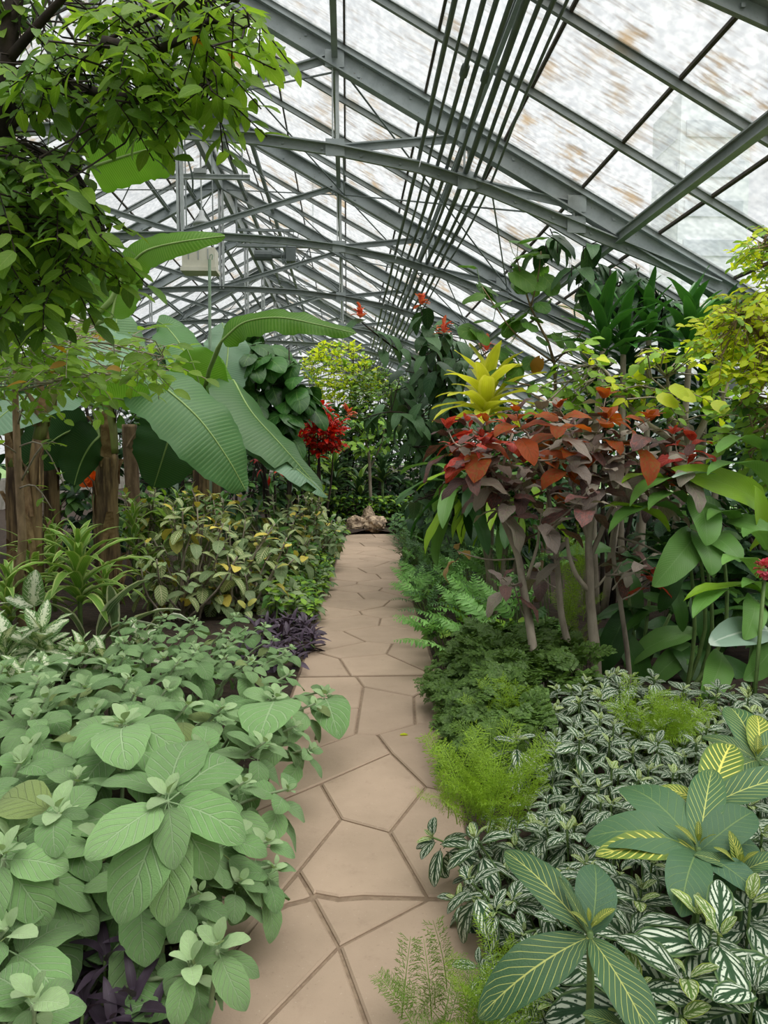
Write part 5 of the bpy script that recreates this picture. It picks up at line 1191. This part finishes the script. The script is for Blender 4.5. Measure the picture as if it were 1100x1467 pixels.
veined('yellow-veined plant furthest back at the right edge', (1085, 1085, .5), [(1010, 1060, .52, 1), (1035, 1125, .45, 1), (1120, 1050, .55, 1), (1090, 1035, .55, .9, 'veined_young'), (1050, 1030, .52, 1), (1140, 1130, .45, 1)])
veined('yellow-veined plant poking up at the bottom right edge', (1060, 1245, .52), [(1015, 1290, .45, 1.1, 'veined_plain'), (1110, 1300, .45, 1, 'veined_plain'), (1000, 1230, .55, 1), (1130, 1230, .55, 1), (1045, 1190, .6, .9, 'veined_young')])
veined('small yellow-veined plant between striped leaves at bottom', (900, 1470, .42), [(840, 1460, .45, 1), (960, 1480, .4, 1), (890, 1410, .5, 1), (850, 1520, .4, 1), (950, 1540, .35, 1)])

# --- feathery asparagus ferns
for px, py, z, n, L, k, lb in ((690, 1110, .36, 46, .23, 'feather', 'yellow-green feathery mound in front of the silver-striped leaves'), (735, 1060, .33, 24, .2, 'feather_dull', 'feathery green mound behind the yellow-green one'), (945, 1018, .40, 44, .20, 'feather', 'bright feathery tuft at the foot of the ginger plants'), (700, 1385, .27, 22, .13, 'feather', 'small feathery sprig between the striped leaves near the path'),
                              (625, 1405, .16, 12, .15, 'feather_dull', 'feathery sprig reaching out over the path paving'), (640, 1455, .14, 16, .15, 'feather_dull', 'feathery tuft at the bottom edge by the path'), (735, 1000, .38, 20, .18, 'feather', 'light feathery curl behind the maidenhair mound'), (825, 930, .62, 26, .22, 'feather', 'feathery column beside the copper-leaved trunk')):
    c = G(px, py, z) if px != 825 else W(823, 935, 4.9); c = c.copy(); P = Plant('asparagus_fern', V(max(c[0], pedge(c[1])[1] + .06), c[1], .03), lb, 'fern', 'feathery asparagus ferns')
    for i in range(n):
        e = c + V(U(-.12, .12) * L * 5, U(-.12, .12) * L * 5, U(-.10, .02)) if px != 825 else V(c[0] + U(-.05, .05), c[1] + U(-.05, .05), U(.3, 1.0)); e[2] = max(.03, e[2] - .10)
        P.leaf(k, e, nz(rdir(25, 75) + V(0, -.15, 0)), UP + V(0, -.4, 0), (L + .04) * U(.7, 1.1), 1.2, part='frond')
    P.finish(60)
# --- maidenhair mound along the path edge
for ya, yb, lb in ((3.3, 3.9, 'nearer dark green maidenhair mound edging the path'), (3.9, 4.6, 'dark green maidenhair mound at the right end of the straight joint'), (4.5, 5.1, 'maidenhair mound furthest along, below the copper-leaved trunks')):
    P = Plant('maidenhair_fern', V(pedge(ya)[1] + .3, (ya + yb) / 2, .03), lb, 'fern', 'maidenhair ferns edging the path')
    for i in range(150):
        Y = U(ya, yb); e = U(-.02, .8) if ya > 3.5 else U(-.02, .35); x = pedge(Y)[1] + e; h = min(.34, .12 + max(0, e) * .9) + U(-.04, .03); c = V(x, Y, h)
        P.twig([V(max(x, pedge(Y)[1] + .05), Y, .03), c], .0018, 'bark_dark'); P.leaf('maidenhair', c, nz(rdir(-25, 35) + V(-.4, -.3, 0)), UP + V(-.3, -.3, 0), U(.13, .2), 1.0, part='frond')
    P.finish(150)
# --- ferns along the right of the path
def ferns(label, ya, yb, wa, wb, n, keys, L, z0, z1, group, sep=120, nm='fern_clump'):
    P = Plant(nm, V(pedge((ya + yb) / 2)[1] + (wa + wb) / 2, (ya + yb) / 2, .03), label, 'fern', group)
    for i in range(n):
        Y = U(ya, yb); e = wa - .06 + (wb - wa + .06) * U(0, 1) ** 1.35; x = pedge(Y)[1] + e; h = lerp(z0, z1, min(1, max(0, e) / .7)) * U(.55, 1.1); c = V(x, Y, h)
        P.twig([V(max(x + .05, pedge(Y)[1] + .05), Y + .05, .03), c], .004, 'stem_green'); P.leaf(rnd.choice(keys), c, nz(rdir(5, 50) + V(-.45, -.55, .1)), UP + V(-.2, -.3, 0), L * U(.75, 1.15), 1.0, part='frond')
    P.finish(sep)
FG2 = 'ferns edging the right of the path'
ferns('broad green fern clump just past the straight joint', 5.0, 6.2, 0, .8, 70, ['fern_frond', 'fern_frond_dark', 'fern_frond', 'fern_frond_light'], .34, .22, .5, FG2)
ferns('light green fern clump midway along the right of the path', 6.2, 7.6, 0, .9, 76, ['fern_frond', 'fern_frond_light', 'fern_frond_light', 'fern_frond_dark'], .34, .25, .62, FG2)
ferns('dark small-leaved ferns beyond the light clump', 7.6, 9.6, 0, .9, 110, ['fern_frond_dark', 'fern_frond_dark', 'fern_frond'], .28, .25, .6, FG2)
ferns('dark ferns furthest along the right of the path', 9.6, 12.4, 0, 1.0, 120, ['fern_frond_dark'], .3, .3, .65, FG2)
ferns('pale upright fern sprays left of the copper-leaved trunk', 6.4, 7.4, .8, 1.4, 16, ['fern_frond_light'], .38, .75, .85, FG2)
spreader('dark_groundcover', 'dark small-leaved groundcover between the far ferns and the path', edge_spots(7.4, 12.5, 0, .7, 110, .2, .4, 1), ['dark_green', 'mid_green'], 8, .10, 35, -25, sep=160)
# broad hosta-like leaves right of the ferns
for px, py, Y, n, L, k, lb in ((725, 920, 5.3, 14, .26, ['ginger', 'ginger_lime'], 'broad light green leaves at the foot of the left copper-leaved trunk'), (770, 905, 5.6, 12, .3, ['ginger_dark', 'ginger'], 'broad leaves behind the left copper-leaved trunk'), (680, 890, 6.0, 12, .22, ['fresh', 'ginger_lime'], 'small lime-centred plant among the ferns')):
    p = W(px, py, Y); P = Plant('broad_leaved_plant', V(p[0], p[1], .04), lb, 'plant')
    for q in range(3): t = p + V(U(-.12, .12), U(-.1, .1), U(-.05, .05)); P.stem([P.o, t], .008, 'stem_green', 5); rosette(P, t, V(U(-.2, .2), -.3, 1), k, n // 2, L * .6, L, 70, 0, .02, 1.35, False)
    P.finish()

# --- copper-leaved tree
YC = 4.5
P = Plant('copper_leaved_tree', base(830, YC), 'many-stemmed small tree with copper, bronze and red leaves, right of the path', 'tree')
def cst(l, r0, r1, nm='trunk', Y=YC): 
    q = Wp([(x, y, Y + dy) for x, y, dy in l]); P.stem(q, list(np.linspace(r0, r1, len(q))), 'bark_grey', 8, nm); return q
T = []
T += cst([(780, 1010, -.15), (769, 964, -.15), (759, 898, -.1), (748, 833, -.05), (743, 800, 0), (729, 762, 0), (717, 715, 0), (704, 668, 0), (698, 640, 0)], .030, .012)
T += cst([(733, 775, 0), (715, 735, 0), (700, 700, -.05), (688, 665, -.1), (660, 640, -.15)], .014, .006, 'branch')
T += cst([(721, 735, 0), (724, 700, 0), (722, 660, 0), (735, 620, 0)], .014, .007, 'branch')
T += cst([(755, 830, -.05), (763, 805, -.1), (770, 780, -.1), (772, 760, -.15)], .012, .007, 'branch')
T += cst([(846, 1000, 0), (835, 975, 0), (820, 942, .05), (805, 887, .05), (801, 844, .05), (797, 800, .1), (790, 755, .1), (786, 700, .1), (790, 640, .1)], .026, .012)
T += cst([(855, 1000, -.05), (853, 940, -.05), (848, 890, -.05), (845, 850, -.05), (845, 815, -.05), (843, 780, 0), (848, 730, 0), (845, 680, 0), (852, 630, 0)], .036, .014)
T += cst([(845, 848, -.05), (826, 825, -.08), (815, 795, -.1), (812, 770, -.1)], .016, .010, 'branch')
T += cst([(844, 800, 0), (860, 765, 0), (872, 735, 0), (895, 700, 0), (925, 668, -.05)], .018, .008, 'branch')
T += cst([(843, 850, 0), (856, 840, -.05), (868, 825, -.08)], .010, .006, 'branch')
T += cst([(842, 770, 0), (826, 720, .05), (820, 680, .1), (815, 620, .1)], .016, .008, 'branch')
T += cst([(904, 1000, .1), (898, 930, .1), (888, 860, .1), (878, 790, .1), (885, 740, .1), (893, 700, .1), (905, 650, .1)], .018, .009)
T += cst([(885, 770, .1), (920, 780, 0), (960, 800, -.05)], .008, .004, 'branch')
T += cst([(790, 700, .1), (770, 660, 0), (755, 620, -.05)], .012, .006, 'branch')
T += cst([(845, 680, 0), (830, 640, -.1), (822, 600, -.1)], .012, .006, 'branch')
T += cst([(895, 700, 0), (935, 690, 0), (975, 660, -.1)], .010, .005, 'branch')
cl = [(640, 612, 'r'), (668, 605, 'r'), (650, 640, 'r'), (690, 628, 'r'), (672, 650, 'd'), (695, 605, 'o'), (725, 608, 'r'), (715, 640, 'd'), (740, 590, 'o'), (760, 612, 'o'), (775, 575, 'c'), (800, 585, 'o'), (815, 610, 'c'), (790, 630, 'c'), (755, 640, 'c'), (730, 660, 'd'), (780, 665, 'o'), (820, 640, 'o'), (842, 600, 'c'), (850, 640, 'c'),
      (868, 665, 'd'), (872, 600, 'o'), (890, 625, 'c'), (905, 650, 'c'), (930, 600, 'o'), (928, 640, 'c'), (950, 665, 'c'), (965, 622, 'r'), (990, 628, 'r'), (985, 655, 'd'), (965, 690, 'o'), (940, 690, 'c'), (900, 680, 'd'), (820, 690, 'd'), (790, 700, 'd'), (775, 735, 'c'), (800, 745, 'd'), (700, 668, 'd'), (735, 700, 'c'), (755, 680, 'c'), (845, 700, 'd'),
      (868, 568, 'o'), (720, 828, 'c'), (735, 835, 'd'), (905, 780, 'd'), (925, 800, 'd'), (890, 805, 'c'), (935, 825, 'r'), (655, 790, 'y'), (800, 790, 'c'), (770, 815, 'd')]
KM = {'r': ['copper_red', 'copper_red', 'copper_dark'], 'o': ['copper_orange', 'copper', 'copper_dark', 'copper_orange'], 'c': ['copper', 'copper', 'copper_dark'], 'd': ['copper_dark', 'copper'], 'y': ['dry']}
for x, y, k in cl:
    p = W(x, y, YC + U(-.45, .35)); n = min(T, key=lambda q: np.linalg.norm(q - p) + (.3 if q[2] > p[2] else 0)); mid = lerp(n, p, .5) + V(0, 0, -.03)
    P.stem([n, mid, p], [.007, .005, .004], 'bark_grey', 5, 'branch'); big = .8 if y > 760 else 1
    rosette(P, p, nz(nz(p - n) * .4 + UP), KM[k], (9 if y < 720 else 5) if k != 'y' else 3, .10 * big, .23 * big, 40, -30, .02, 1.0, False, jit=12)
    if k in 'ro': rosette(P, p + UP * .01, UP, 'copper_red' if k == 'r' else 'copper_orange', 4, .05, .09, 70, 30, .004)
P.finish(300)

# --- ginger / broad blades, right
def hero(P, key, a, b_, wm, Y0_, Y1_, nrm=None, lift=.15):
    p, q = W(*a, Y0_), W(*b_, Y1_); d = q - p; L = np.linalg.norm(d); P.leaf(key, p, nz(d) + V(0, 0, lift), nrm if nrm is not None else UP + V(0, -.6, 0), L * 1.1, wm * .82)
P = Plant('ginger_plant', base(1000, 4.6), 'ginger plant with broad pale leaves facing the path, right of the copper-leaved tree', 'plant')
F2 = V(0, -1, .35)
for t in ((1000, 770), (1010, 790), (985, 760), (1030, 740)): P.stem([P.o + V(U(-.05, .05), U(-.05, .05), 0), W(t[0] + 10, 900, 4.5), W(*t, 4.35)], [.014, .012, .008], 'stem_green', 6)
for a, b_, wm, k, n in (((998, 712), (1005, 768), 2.0, 'ginger', F2), ((1000, 762), (1012, 812), 1.9, 'ginger', F2), ((998, 765), (948, 828), 1.5, 'ginger', F2), ((1010, 765), (1046, 800), 1.9, 'ginger', F2), ((1040, 745), (1095, 770), 1.3, 'ginger', F2), ((960, 760), (880, 730), .9, 'ginger_lime', UP), ((1000, 700), (900, 712), .8, 'ginger', UP), ((980, 740), (870, 750), .8, 'ginger', UP),
                    ((1100, 730), (990, 690), 1.1, 'ginger_lime', V(0, -1, .3)), ((1075, 790), (1100, 715), 1.3, 'ginger_lime', V(.4, -1, 0)), ((1110, 700), (1010, 670), 1.0, 'ginger', UP), ((985, 720), (925, 722), .9, 'ginger', UP), ((1060, 760), (1010, 735), .9, 'ginger', UP), ((1100, 650), (1030, 640), 1.0, 'ginger', UP), ((1050, 700), (970, 690), .8, 'silvery_blade', UP), ((960, 700), (890, 690), .8, 'ginger_lime', UP), ((1095, 660), (1140, 600), 1.0, 'ginger', UP)):
    hero(P, k, a, b_, wm, 4.4, 4.15, n)
P.finish()
P = Plant('ginger_plant', base(1080, 4.0), 'ginger plant with long dark-edged leaves at the right edge, lower down', 'plant')
for t in ((1085, 860), (1100, 900)): P.stem([P.o, W(*t, 3.9)], [.014, .01], 'stem_green', 6)
for a, b_, wm, k, n in (((1105, 905), (1030, 925), 1.5, 'silvery_blade', UP + V(0, -.8, 0)), ((1095, 850), (1000, 862), 1.0, 'ginger_lime', UP), ((1080, 855), (1070, 905), 1.7, 'ginger', F2), ((1090, 860), (1130, 890), 1.2, 'ginger', F2), ((1110, 920), (1078, 968), 1.6, 'ginger', F2), ((1035, 935), (1012, 995), 1.7, 'ginger', F2), ((1060, 850), (990, 875), 1.0, 'ginger', UP), ((1090, 830), (1030, 800), 1.1, 'ginger', UP), ((1100, 790), (1060, 760), 1.1, 'ginger', UP), ((1110, 870), (1060, 830), 1, 'ginger', UP)):
    hero(P, k, a, b_, wm, 3.9, 3.7, n)
P.finish()
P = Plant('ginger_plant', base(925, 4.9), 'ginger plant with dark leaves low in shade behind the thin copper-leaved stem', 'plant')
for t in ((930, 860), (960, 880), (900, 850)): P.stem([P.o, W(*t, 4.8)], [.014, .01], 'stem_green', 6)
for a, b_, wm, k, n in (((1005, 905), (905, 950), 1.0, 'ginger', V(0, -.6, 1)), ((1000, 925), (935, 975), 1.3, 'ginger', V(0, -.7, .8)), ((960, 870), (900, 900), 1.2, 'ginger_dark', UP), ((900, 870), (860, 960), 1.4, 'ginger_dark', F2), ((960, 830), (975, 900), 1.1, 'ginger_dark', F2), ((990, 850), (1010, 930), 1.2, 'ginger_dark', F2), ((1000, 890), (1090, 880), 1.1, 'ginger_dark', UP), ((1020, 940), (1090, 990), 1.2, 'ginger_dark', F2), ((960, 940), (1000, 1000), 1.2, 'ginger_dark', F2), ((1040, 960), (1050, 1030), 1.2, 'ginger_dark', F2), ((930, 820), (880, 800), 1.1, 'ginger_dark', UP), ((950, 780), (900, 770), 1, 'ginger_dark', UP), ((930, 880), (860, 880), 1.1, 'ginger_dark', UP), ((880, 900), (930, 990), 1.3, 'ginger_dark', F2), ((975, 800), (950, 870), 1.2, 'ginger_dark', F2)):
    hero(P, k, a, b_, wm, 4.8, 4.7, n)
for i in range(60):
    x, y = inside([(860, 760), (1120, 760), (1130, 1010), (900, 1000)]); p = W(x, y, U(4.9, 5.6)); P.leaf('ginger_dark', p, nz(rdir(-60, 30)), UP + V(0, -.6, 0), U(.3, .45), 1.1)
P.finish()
f = Plant('pink_flower_head', base(1092, 3.7), 'pink ruffled flower head at the right edge beside the ginger leaves', 'flower'); c = W(1096, 815, 3.7); f.stem([f.o, c], .01, 'stem_green', 5)
for k in range(60): d = rdir(-60, 80); f.leaf('pink_petal', c + d * .03, d, UP, .03, part='petal')
f.finish()
# --- long hanging leaves under the copper tree
P = Plant('drooping_strap_tree', base(715, 6.6), 'long light green drooping leaves behind the left copper-leaved trunk', 'plant')
for hx, hy in ((690, 665), (720, 680), (655, 680), (745, 700)):
    h = W(hx, hy, 6.5); P.stem([P.o, lerp(P.o, h, .5) + V(U(-.1, .1), 0, 0), h], [.03, .025, .015], 'bark_grey', 6)
    for i in range(15): a = i * 2.4; e = math.radians(lerp(40, -50, i / 14)); P.leaf(rnd.choice(['ginger', 'ginger_dark', 'corn', 'ginger_lime']), h - V(0, 0, .015 * i), V(math.cos(e) * math.cos(a), math.cos(e) * math.sin(a), math.sin(e) - .35), UP, U(.45, .65), .75)
P.finish()
# --- golden strap plant
P = Plant('golden_strap_plant', base(700, 7.0), 'golden yellow strap-leaved plant rising above the red copper leaves', 'plant')
h = W(696, 582, 7.0); P.stem([P.o, lerp(P.o, h, .5) + V(.05, 0, 0), h], [.03, .025, .015], 'bark_grey', 6)
for i in range(30): a = i * 2.4; e = math.radians(lerp(85, -15, (i / 29) ** .8)); P.leaf('gold_strap', h + V(0, 0, .05 - .005 * i), V(math.cos(e) * math.cos(a), math.cos(e) * math.sin(a), math.sin(e) + .2), UP, U(.5, .66), 1.15)
P.finish()
# --- coral-flowered shrub with drooping leaves
P = Plant('coral_flowered_shrub', base(640, 8.0), 'tall shrub of drooping blue-green leaves with coral flower heads, right of the path end', 'shrub')
B = [Wp(l) for l in ([(650, 800, 8.0), (655, 700, 8.0), (650, 620, 8), (625, 540, 8), (560, 495, 7.8), (518, 462, 7.7)], [(650, 620, 8), (640, 560, 8), (625, 500, 8), (603, 440, 8)], [(640, 560, 8), (650, 520, 8), (636, 480, 8)], [(650, 640, 8), (600, 600, 7.9), (560, 590, 7.8), (520, 600, 7.8)], [(655, 700, 8), (620, 650, 7.9), (590, 640, 7.8)], [(655, 700, 8), (640, 720, 7.9), (630, 705, 7.8)], [(650, 640, 8), (600, 620, 7.9), (590, 590, 7.8)])]
for i, b_ in enumerate(B): P.stem(([P.o] if i == 0 else []) + b_, list(np.linspace(.03 if i == 0 else .014, .006, len(b_) + (i == 0))), 'bark_dark', 6, 'trunk' if i == 0 else 'branch')
for bi, b_ in enumerate(B):
    q = smooth_pts(b_, 5); q = q[len(q) // 3:] if bi == 0 else q
    for i in range(int(len(q) * 1.5)):
        p = q[i % len(q)] + rdir(-40, 40) * U(0, .12); P.leaf('droop', p, nz(rdir(-30, 10) - UP * .65), UP + V(0, -.5, 0), U(.22, .33), 1.0)
for i in range(230):
    x, y = inside([(545, 580), (600, 500), (600, 440), (640, 440), (690, 500), (660, 560), (690, 640), (700, 760), (640, 760), (590, 720), (600, 640), (570, 620)]); p = W(x, y, U(7.7, 8.8)); P.leaf('droop' if rnd.random() < .7 else 'dark_green', p, nz(rdir(-40, 20) - UP * .7), UP + V(0, -.4, 0), U(.2, .32), 1.0)
    n = min([q for b_ in B for q in b_], key=lambda q: np.linalg.norm(q - p)); P.twig([n, p], .005, 'bark_dark')
for x, y in ((516, 453), (603, 433), (636, 473), (643, 712), (498, 595), (697, 500)):
    c = W(x, y, 7.7)
    for k in range(14): d = rdir(-10, 85); P.leaf('coral_petal', c + d * .015 + UP * U(-.04, .05), d, UP, U(.07, .11), 1.0, part='petal')
P.finish(300)
# --- tall round-leaved climber against the roof
P = Plant('round_leaved_climber', base(770, 7.2), 'lanky climber with large rounded leaves standing against the roof glass', 'climber')
B = [Wp(l) for l in ([(780, 780, 7.2), (790, 640, 7.2), (794, 520, 7.2), (760, 440, 7.1), (740, 370, 7.0)], [(794, 520, 7.2), (740, 480, 7.1), (710, 440, 7), (690, 410, 7)], [(760, 440, 7.1), (770, 400, 7.1), (775, 360, 7.1)], [(793, 560, 7.2), (720, 540, 7.1), (690, 500, 7.1)], [(794, 520, 7.2), (830, 480, 7.1), (850, 440, 7.1)])]
for i, b_ in enumerate(B): P.stem(([P.o] if i == 0 else []) + b_, list(np.linspace(.028 if i == 0 else .009, .005, len(b_) + (i == 0))), 'bark_tan', 6, 'trunk' if i == 0 else 'branch')
for x, y, s in ((738, 355, 1.2), (770, 372, 1.1), (728, 378, 1.1), (785, 385, 1), (705, 405, 1), (750, 400, 1), (690, 430, .9), (720, 440, .9), (755, 445, 1), (775, 440, .8), (740, 460, .8), (700, 465, .9), (722, 492, 1), (760, 470, .7), (800, 470, .8), (770, 500, .8), (745, 520, .8), (790, 440, .6), (815, 430, .6), (700, 540, .7), (735, 550, .7), (770, 545, .7), (715, 520, .7), (830, 500, .7), (805, 530, .7), (780, 480, .8), (680, 470, .7), (765, 415, .7), (690, 395, .8)):
    for rep in range(2):
        p = W(x + U(-12, 12), y + U(-12, 12), U(6.9, 7.3)); n = min([q for b_ in B for q in b_], key=lambda q: np.linalg.norm(q - p)); P.twig([n, lerp(n, p, .5) + V(0, 0, -.03), p], .0035, 'stem_green')
        P.leaf('round', p, nz(rdir(-50, 15) + V(0, -.2, -.1)), UP + V(0, -.7, 0), .24 * s * U(.8, 1.1), 1.0, U(-.6, .6))
P.finish()
# --- dark climber above the corn plants
mass('long_leaved_climber', 'dark climber with pointed leaves hanging below the near truss', [(775, 330), (830, 350), (900, 380), (1000, 400), (1040, 430), (960, 450), (860, 430), (810, 400)], 46, 6.7, 7.3, ['droop', 'dark_green', 'corn_dark'], .30, 880, 'climber', sep=250, droop=-.9)
# --- glossy corn plants, upper right
for px, py, Y, n, L, k, lb in ((866, 470, 6.3, 20, .50, 'corn', 'glossy upright corn plant head nearest the round-leaved climber'), (893, 478, 6.4, 16, .44, 'corn', 'glossy corn plant head just right of the first one'), (990, 470, 6.2, 22, .52, 'corn', 'glossy corn plant head standing tallest, beside the yellow bush'), (930, 450, 6.7, 20, .42, 'corn', 'corn plant head between the two tall ones'),
                              (900, 520, 6.9, 26, .5, 'corn_dark', 'dark corn plant head below the upright ones'), (960, 520, 6.8, 26, .5, 'corn_dark', 'dark corn plant head under the tallest one'), (1010, 560, 7.0, 26, .5, 'corn_dark', 'dark corn plant head behind the gnarled pale branches'), (850, 560, 7.0, 26, .46, 'corn_dark', 'dark corn plant head above the copper leaves'), (1040, 470, 6.8, 22, .5, 'corn_dark', 'dark corn plant head behind the yellow bush'), (1040, 620, 7.2, 24, .5, 'corn_dark', 'dark corn plant head lowest at right by the fence'), (930, 600, 7.3, 26, .5, 'corn_dark', 'dark corn plant head lowest behind the copper leaves')):
    h = W(px, py, Y); P = Plant('corn_plant', V(h[0] + U(-.1, .1), h[1] + .1, .03), lb, 'plant', 'corn plants at upper right'); P.stem([P.o, lerp(P.o, h, .5) + V(U(-.08, .08), 0, 0), h - V(0, 0, .05)], [.035, .03, .022], 'bark_grey', 7)
    for i in range(n): a = i * 2.4 + U(-.2, .2); e = math.radians(lerp(86, 5 if k == 'corn' else -25, (i / (n - 1)) ** .9)); P.leaf(k, h - V(0, 0, .012 * i), V(math.cos(e) * math.cos(a), math.cos(e) * math.sin(a), math.sin(e) + .15), UP, L * U(.8, 1.1), 1.25 if k == 'corn' else 1.1)
    P.finish()
# --- gnarled pale tree with lime leaves
P = Plant('gnarled_pale_tree', base(990, 5.6), 'gnarled pale-branched tree with sparse lime leaves behind the copper-leaved one', 'tree')
B = [Wp(l) for l in ([(1000, 760, 5.6), (990, 690, 5.6), (985, 620, 5.6), (975, 590, 5.6), (962, 570, 5.6), (955, 540, 5.6)], [(988, 615, 5.6), (965, 605, 5.5), (955, 585, 5.5), (955, 560, 5.5)], [(990, 640, 5.6), (1015, 590, 5.6), (1022, 545, 5.6), (1030, 500, 5.6), (1035, 470, 5.6)], [(985, 640, 5.6), (930, 610, 5.7), (900, 580, 5.8), (885, 560, 5.9), (870, 535, 5.9), (858, 525, 5.9)], [(900, 580, 5.8), (905, 545, 5.8), (915, 520, 5.8), (920, 500, 5.8)], [(1015, 590, 5.6), (1035, 570, 5.5), (1045, 540, 5.5)])]
for i, b_ in enumerate(B): P.stem(([P.o] if i == 0 else []) + b_, list(np.linspace([.05, .035, .03, .028, .014, .012][i], .010, len(b_) + (i == 0))), 'bark_grey', 8, 'trunk' if i == 0 else 'branch')
nb = [q for b_ in B for q in smooth_pts(b_, 4)]
twigs(P, [(900, 490), (980, 500), (1020, 480), (1060, 520), (1050, 640), (1000, 610), (930, 600), (880, 570), (830, 560), (830, 510)], 58, 5.2, 5.9, ['fresh', 'lime', 'tree_leaf'], .10, 5, .16, nb, None, .9, 'bark_grey', 1.3)
twigs(P, [(800, 500), (850, 490), (870, 560), (810, 590), (760, 570)], 22, 5.6, 6.1, ['fresh', 'tree_leaf'], .10, 5, .16, nb, None, .9, 'bark_grey', 1.2)
for x, y in ((965, 560), (958, 555), (1018, 578), (940, 568)): P.leaf('lime', W(x, y, 5.2), V(.6, -.2, -.3), UP + V(0, -1, 0), .17, 1.7)
P.finish(300)
# --- yellow bush right edge
P = Plant('yellow_bush', base(1130, 4.8), 'bright yellow-green fine-leaved bush at the upper right edge', 'shrub')
B = [Wp(l) for l in ([(1140, 900, 4.8), (1130, 700, 4.8), (1110, 560, 4.7), (1085, 450, 4.6)], [(1130, 640, 4.8), (1100, 500, 4.5), (1060, 450, 4.4)], [(1110, 560, 4.7), (1120, 420, 4.6), (1095, 350, 4.5)])]
for i, b_ in enumerate(B): P.stem(([P.o] if i == 0 else []) + b_, list(np.linspace(.03, .01, len(b_) + (i == 0))), 'bark_tan', 6, 'trunk' if i == 0 else 'branch')
nb = [q for b_ in B for q in smooth_pts(b_, 4)]
twigs(P, [(1060, 420), (1120, 410), (1150, 470), (1150, 560), (1080, 560), (1020, 510), (1005, 480), (1030, 440)], 230, 4.2, 4.9, ['lime', 'lime', 'lime', 'fresh'], .065, 8, .17, nb, V(-.1, 0, .1), .9, 'stem_green', 1.0, r=.002)
twigs(P, [(1080, 330), (1130, 320), (1130, 410), (1090, 390), (1070, 370)], 40, 4.3, 4.8, ['lime', 'fresh'], .06, 8, .15, nb, V(-.1, 0, .1), .9, 'stem_green', 1.0, r=.002)
twigs(P, [(1040, 560), (1140, 550), (1140, 690), (1060, 650)], 55, 4.5, 5.2, ['fresh', 'mid_green', 'tree_leaf'], .09, 6, .17, nb, V(-.1, 0, -.2), .9, 'bark_tan', 1.0)
P.finish(300)
# --- wire fence glimpsed at right
t = empty('wire_fence', W(1080, 700, 8.6), 'dark wire mesh fence glimpsed behind the leaves at the right edge', 'fence'); a = W(1000, 690, 8.6)
for i in range(3): m = MB(); m.box(V(a[0] + i * .5, 8.6, .95), .05, .05, 1.9); m.build('post', M['bark_dark'], t, origin=t.location)
m = MB()
for i in range(22): m.box(V(a[0] + i * .05, 8.6, 1.3), .006, .006, 1.2)
for i in range(20): m.box(V(a[0] + .5, 8.61, .75 + i * .06), 1.05, .006, .006)
tag(m.build('wire_mesh', M['bark_dark'], t, origin=t.location), kind='stuff')
for c in t.children: c.location = Vector((0, 0, 0))
g = G(573, 1053, .004); P = Plant('fallen_leaf', g, 'small yellow fallen leaf lying on the path paving', 'leaf'); P.leaf('lime', g, V(1, .3, 0), UP, .06, 1.0, part='blade'); P.finish()
print('LEAVES separate / merged', NSEP)
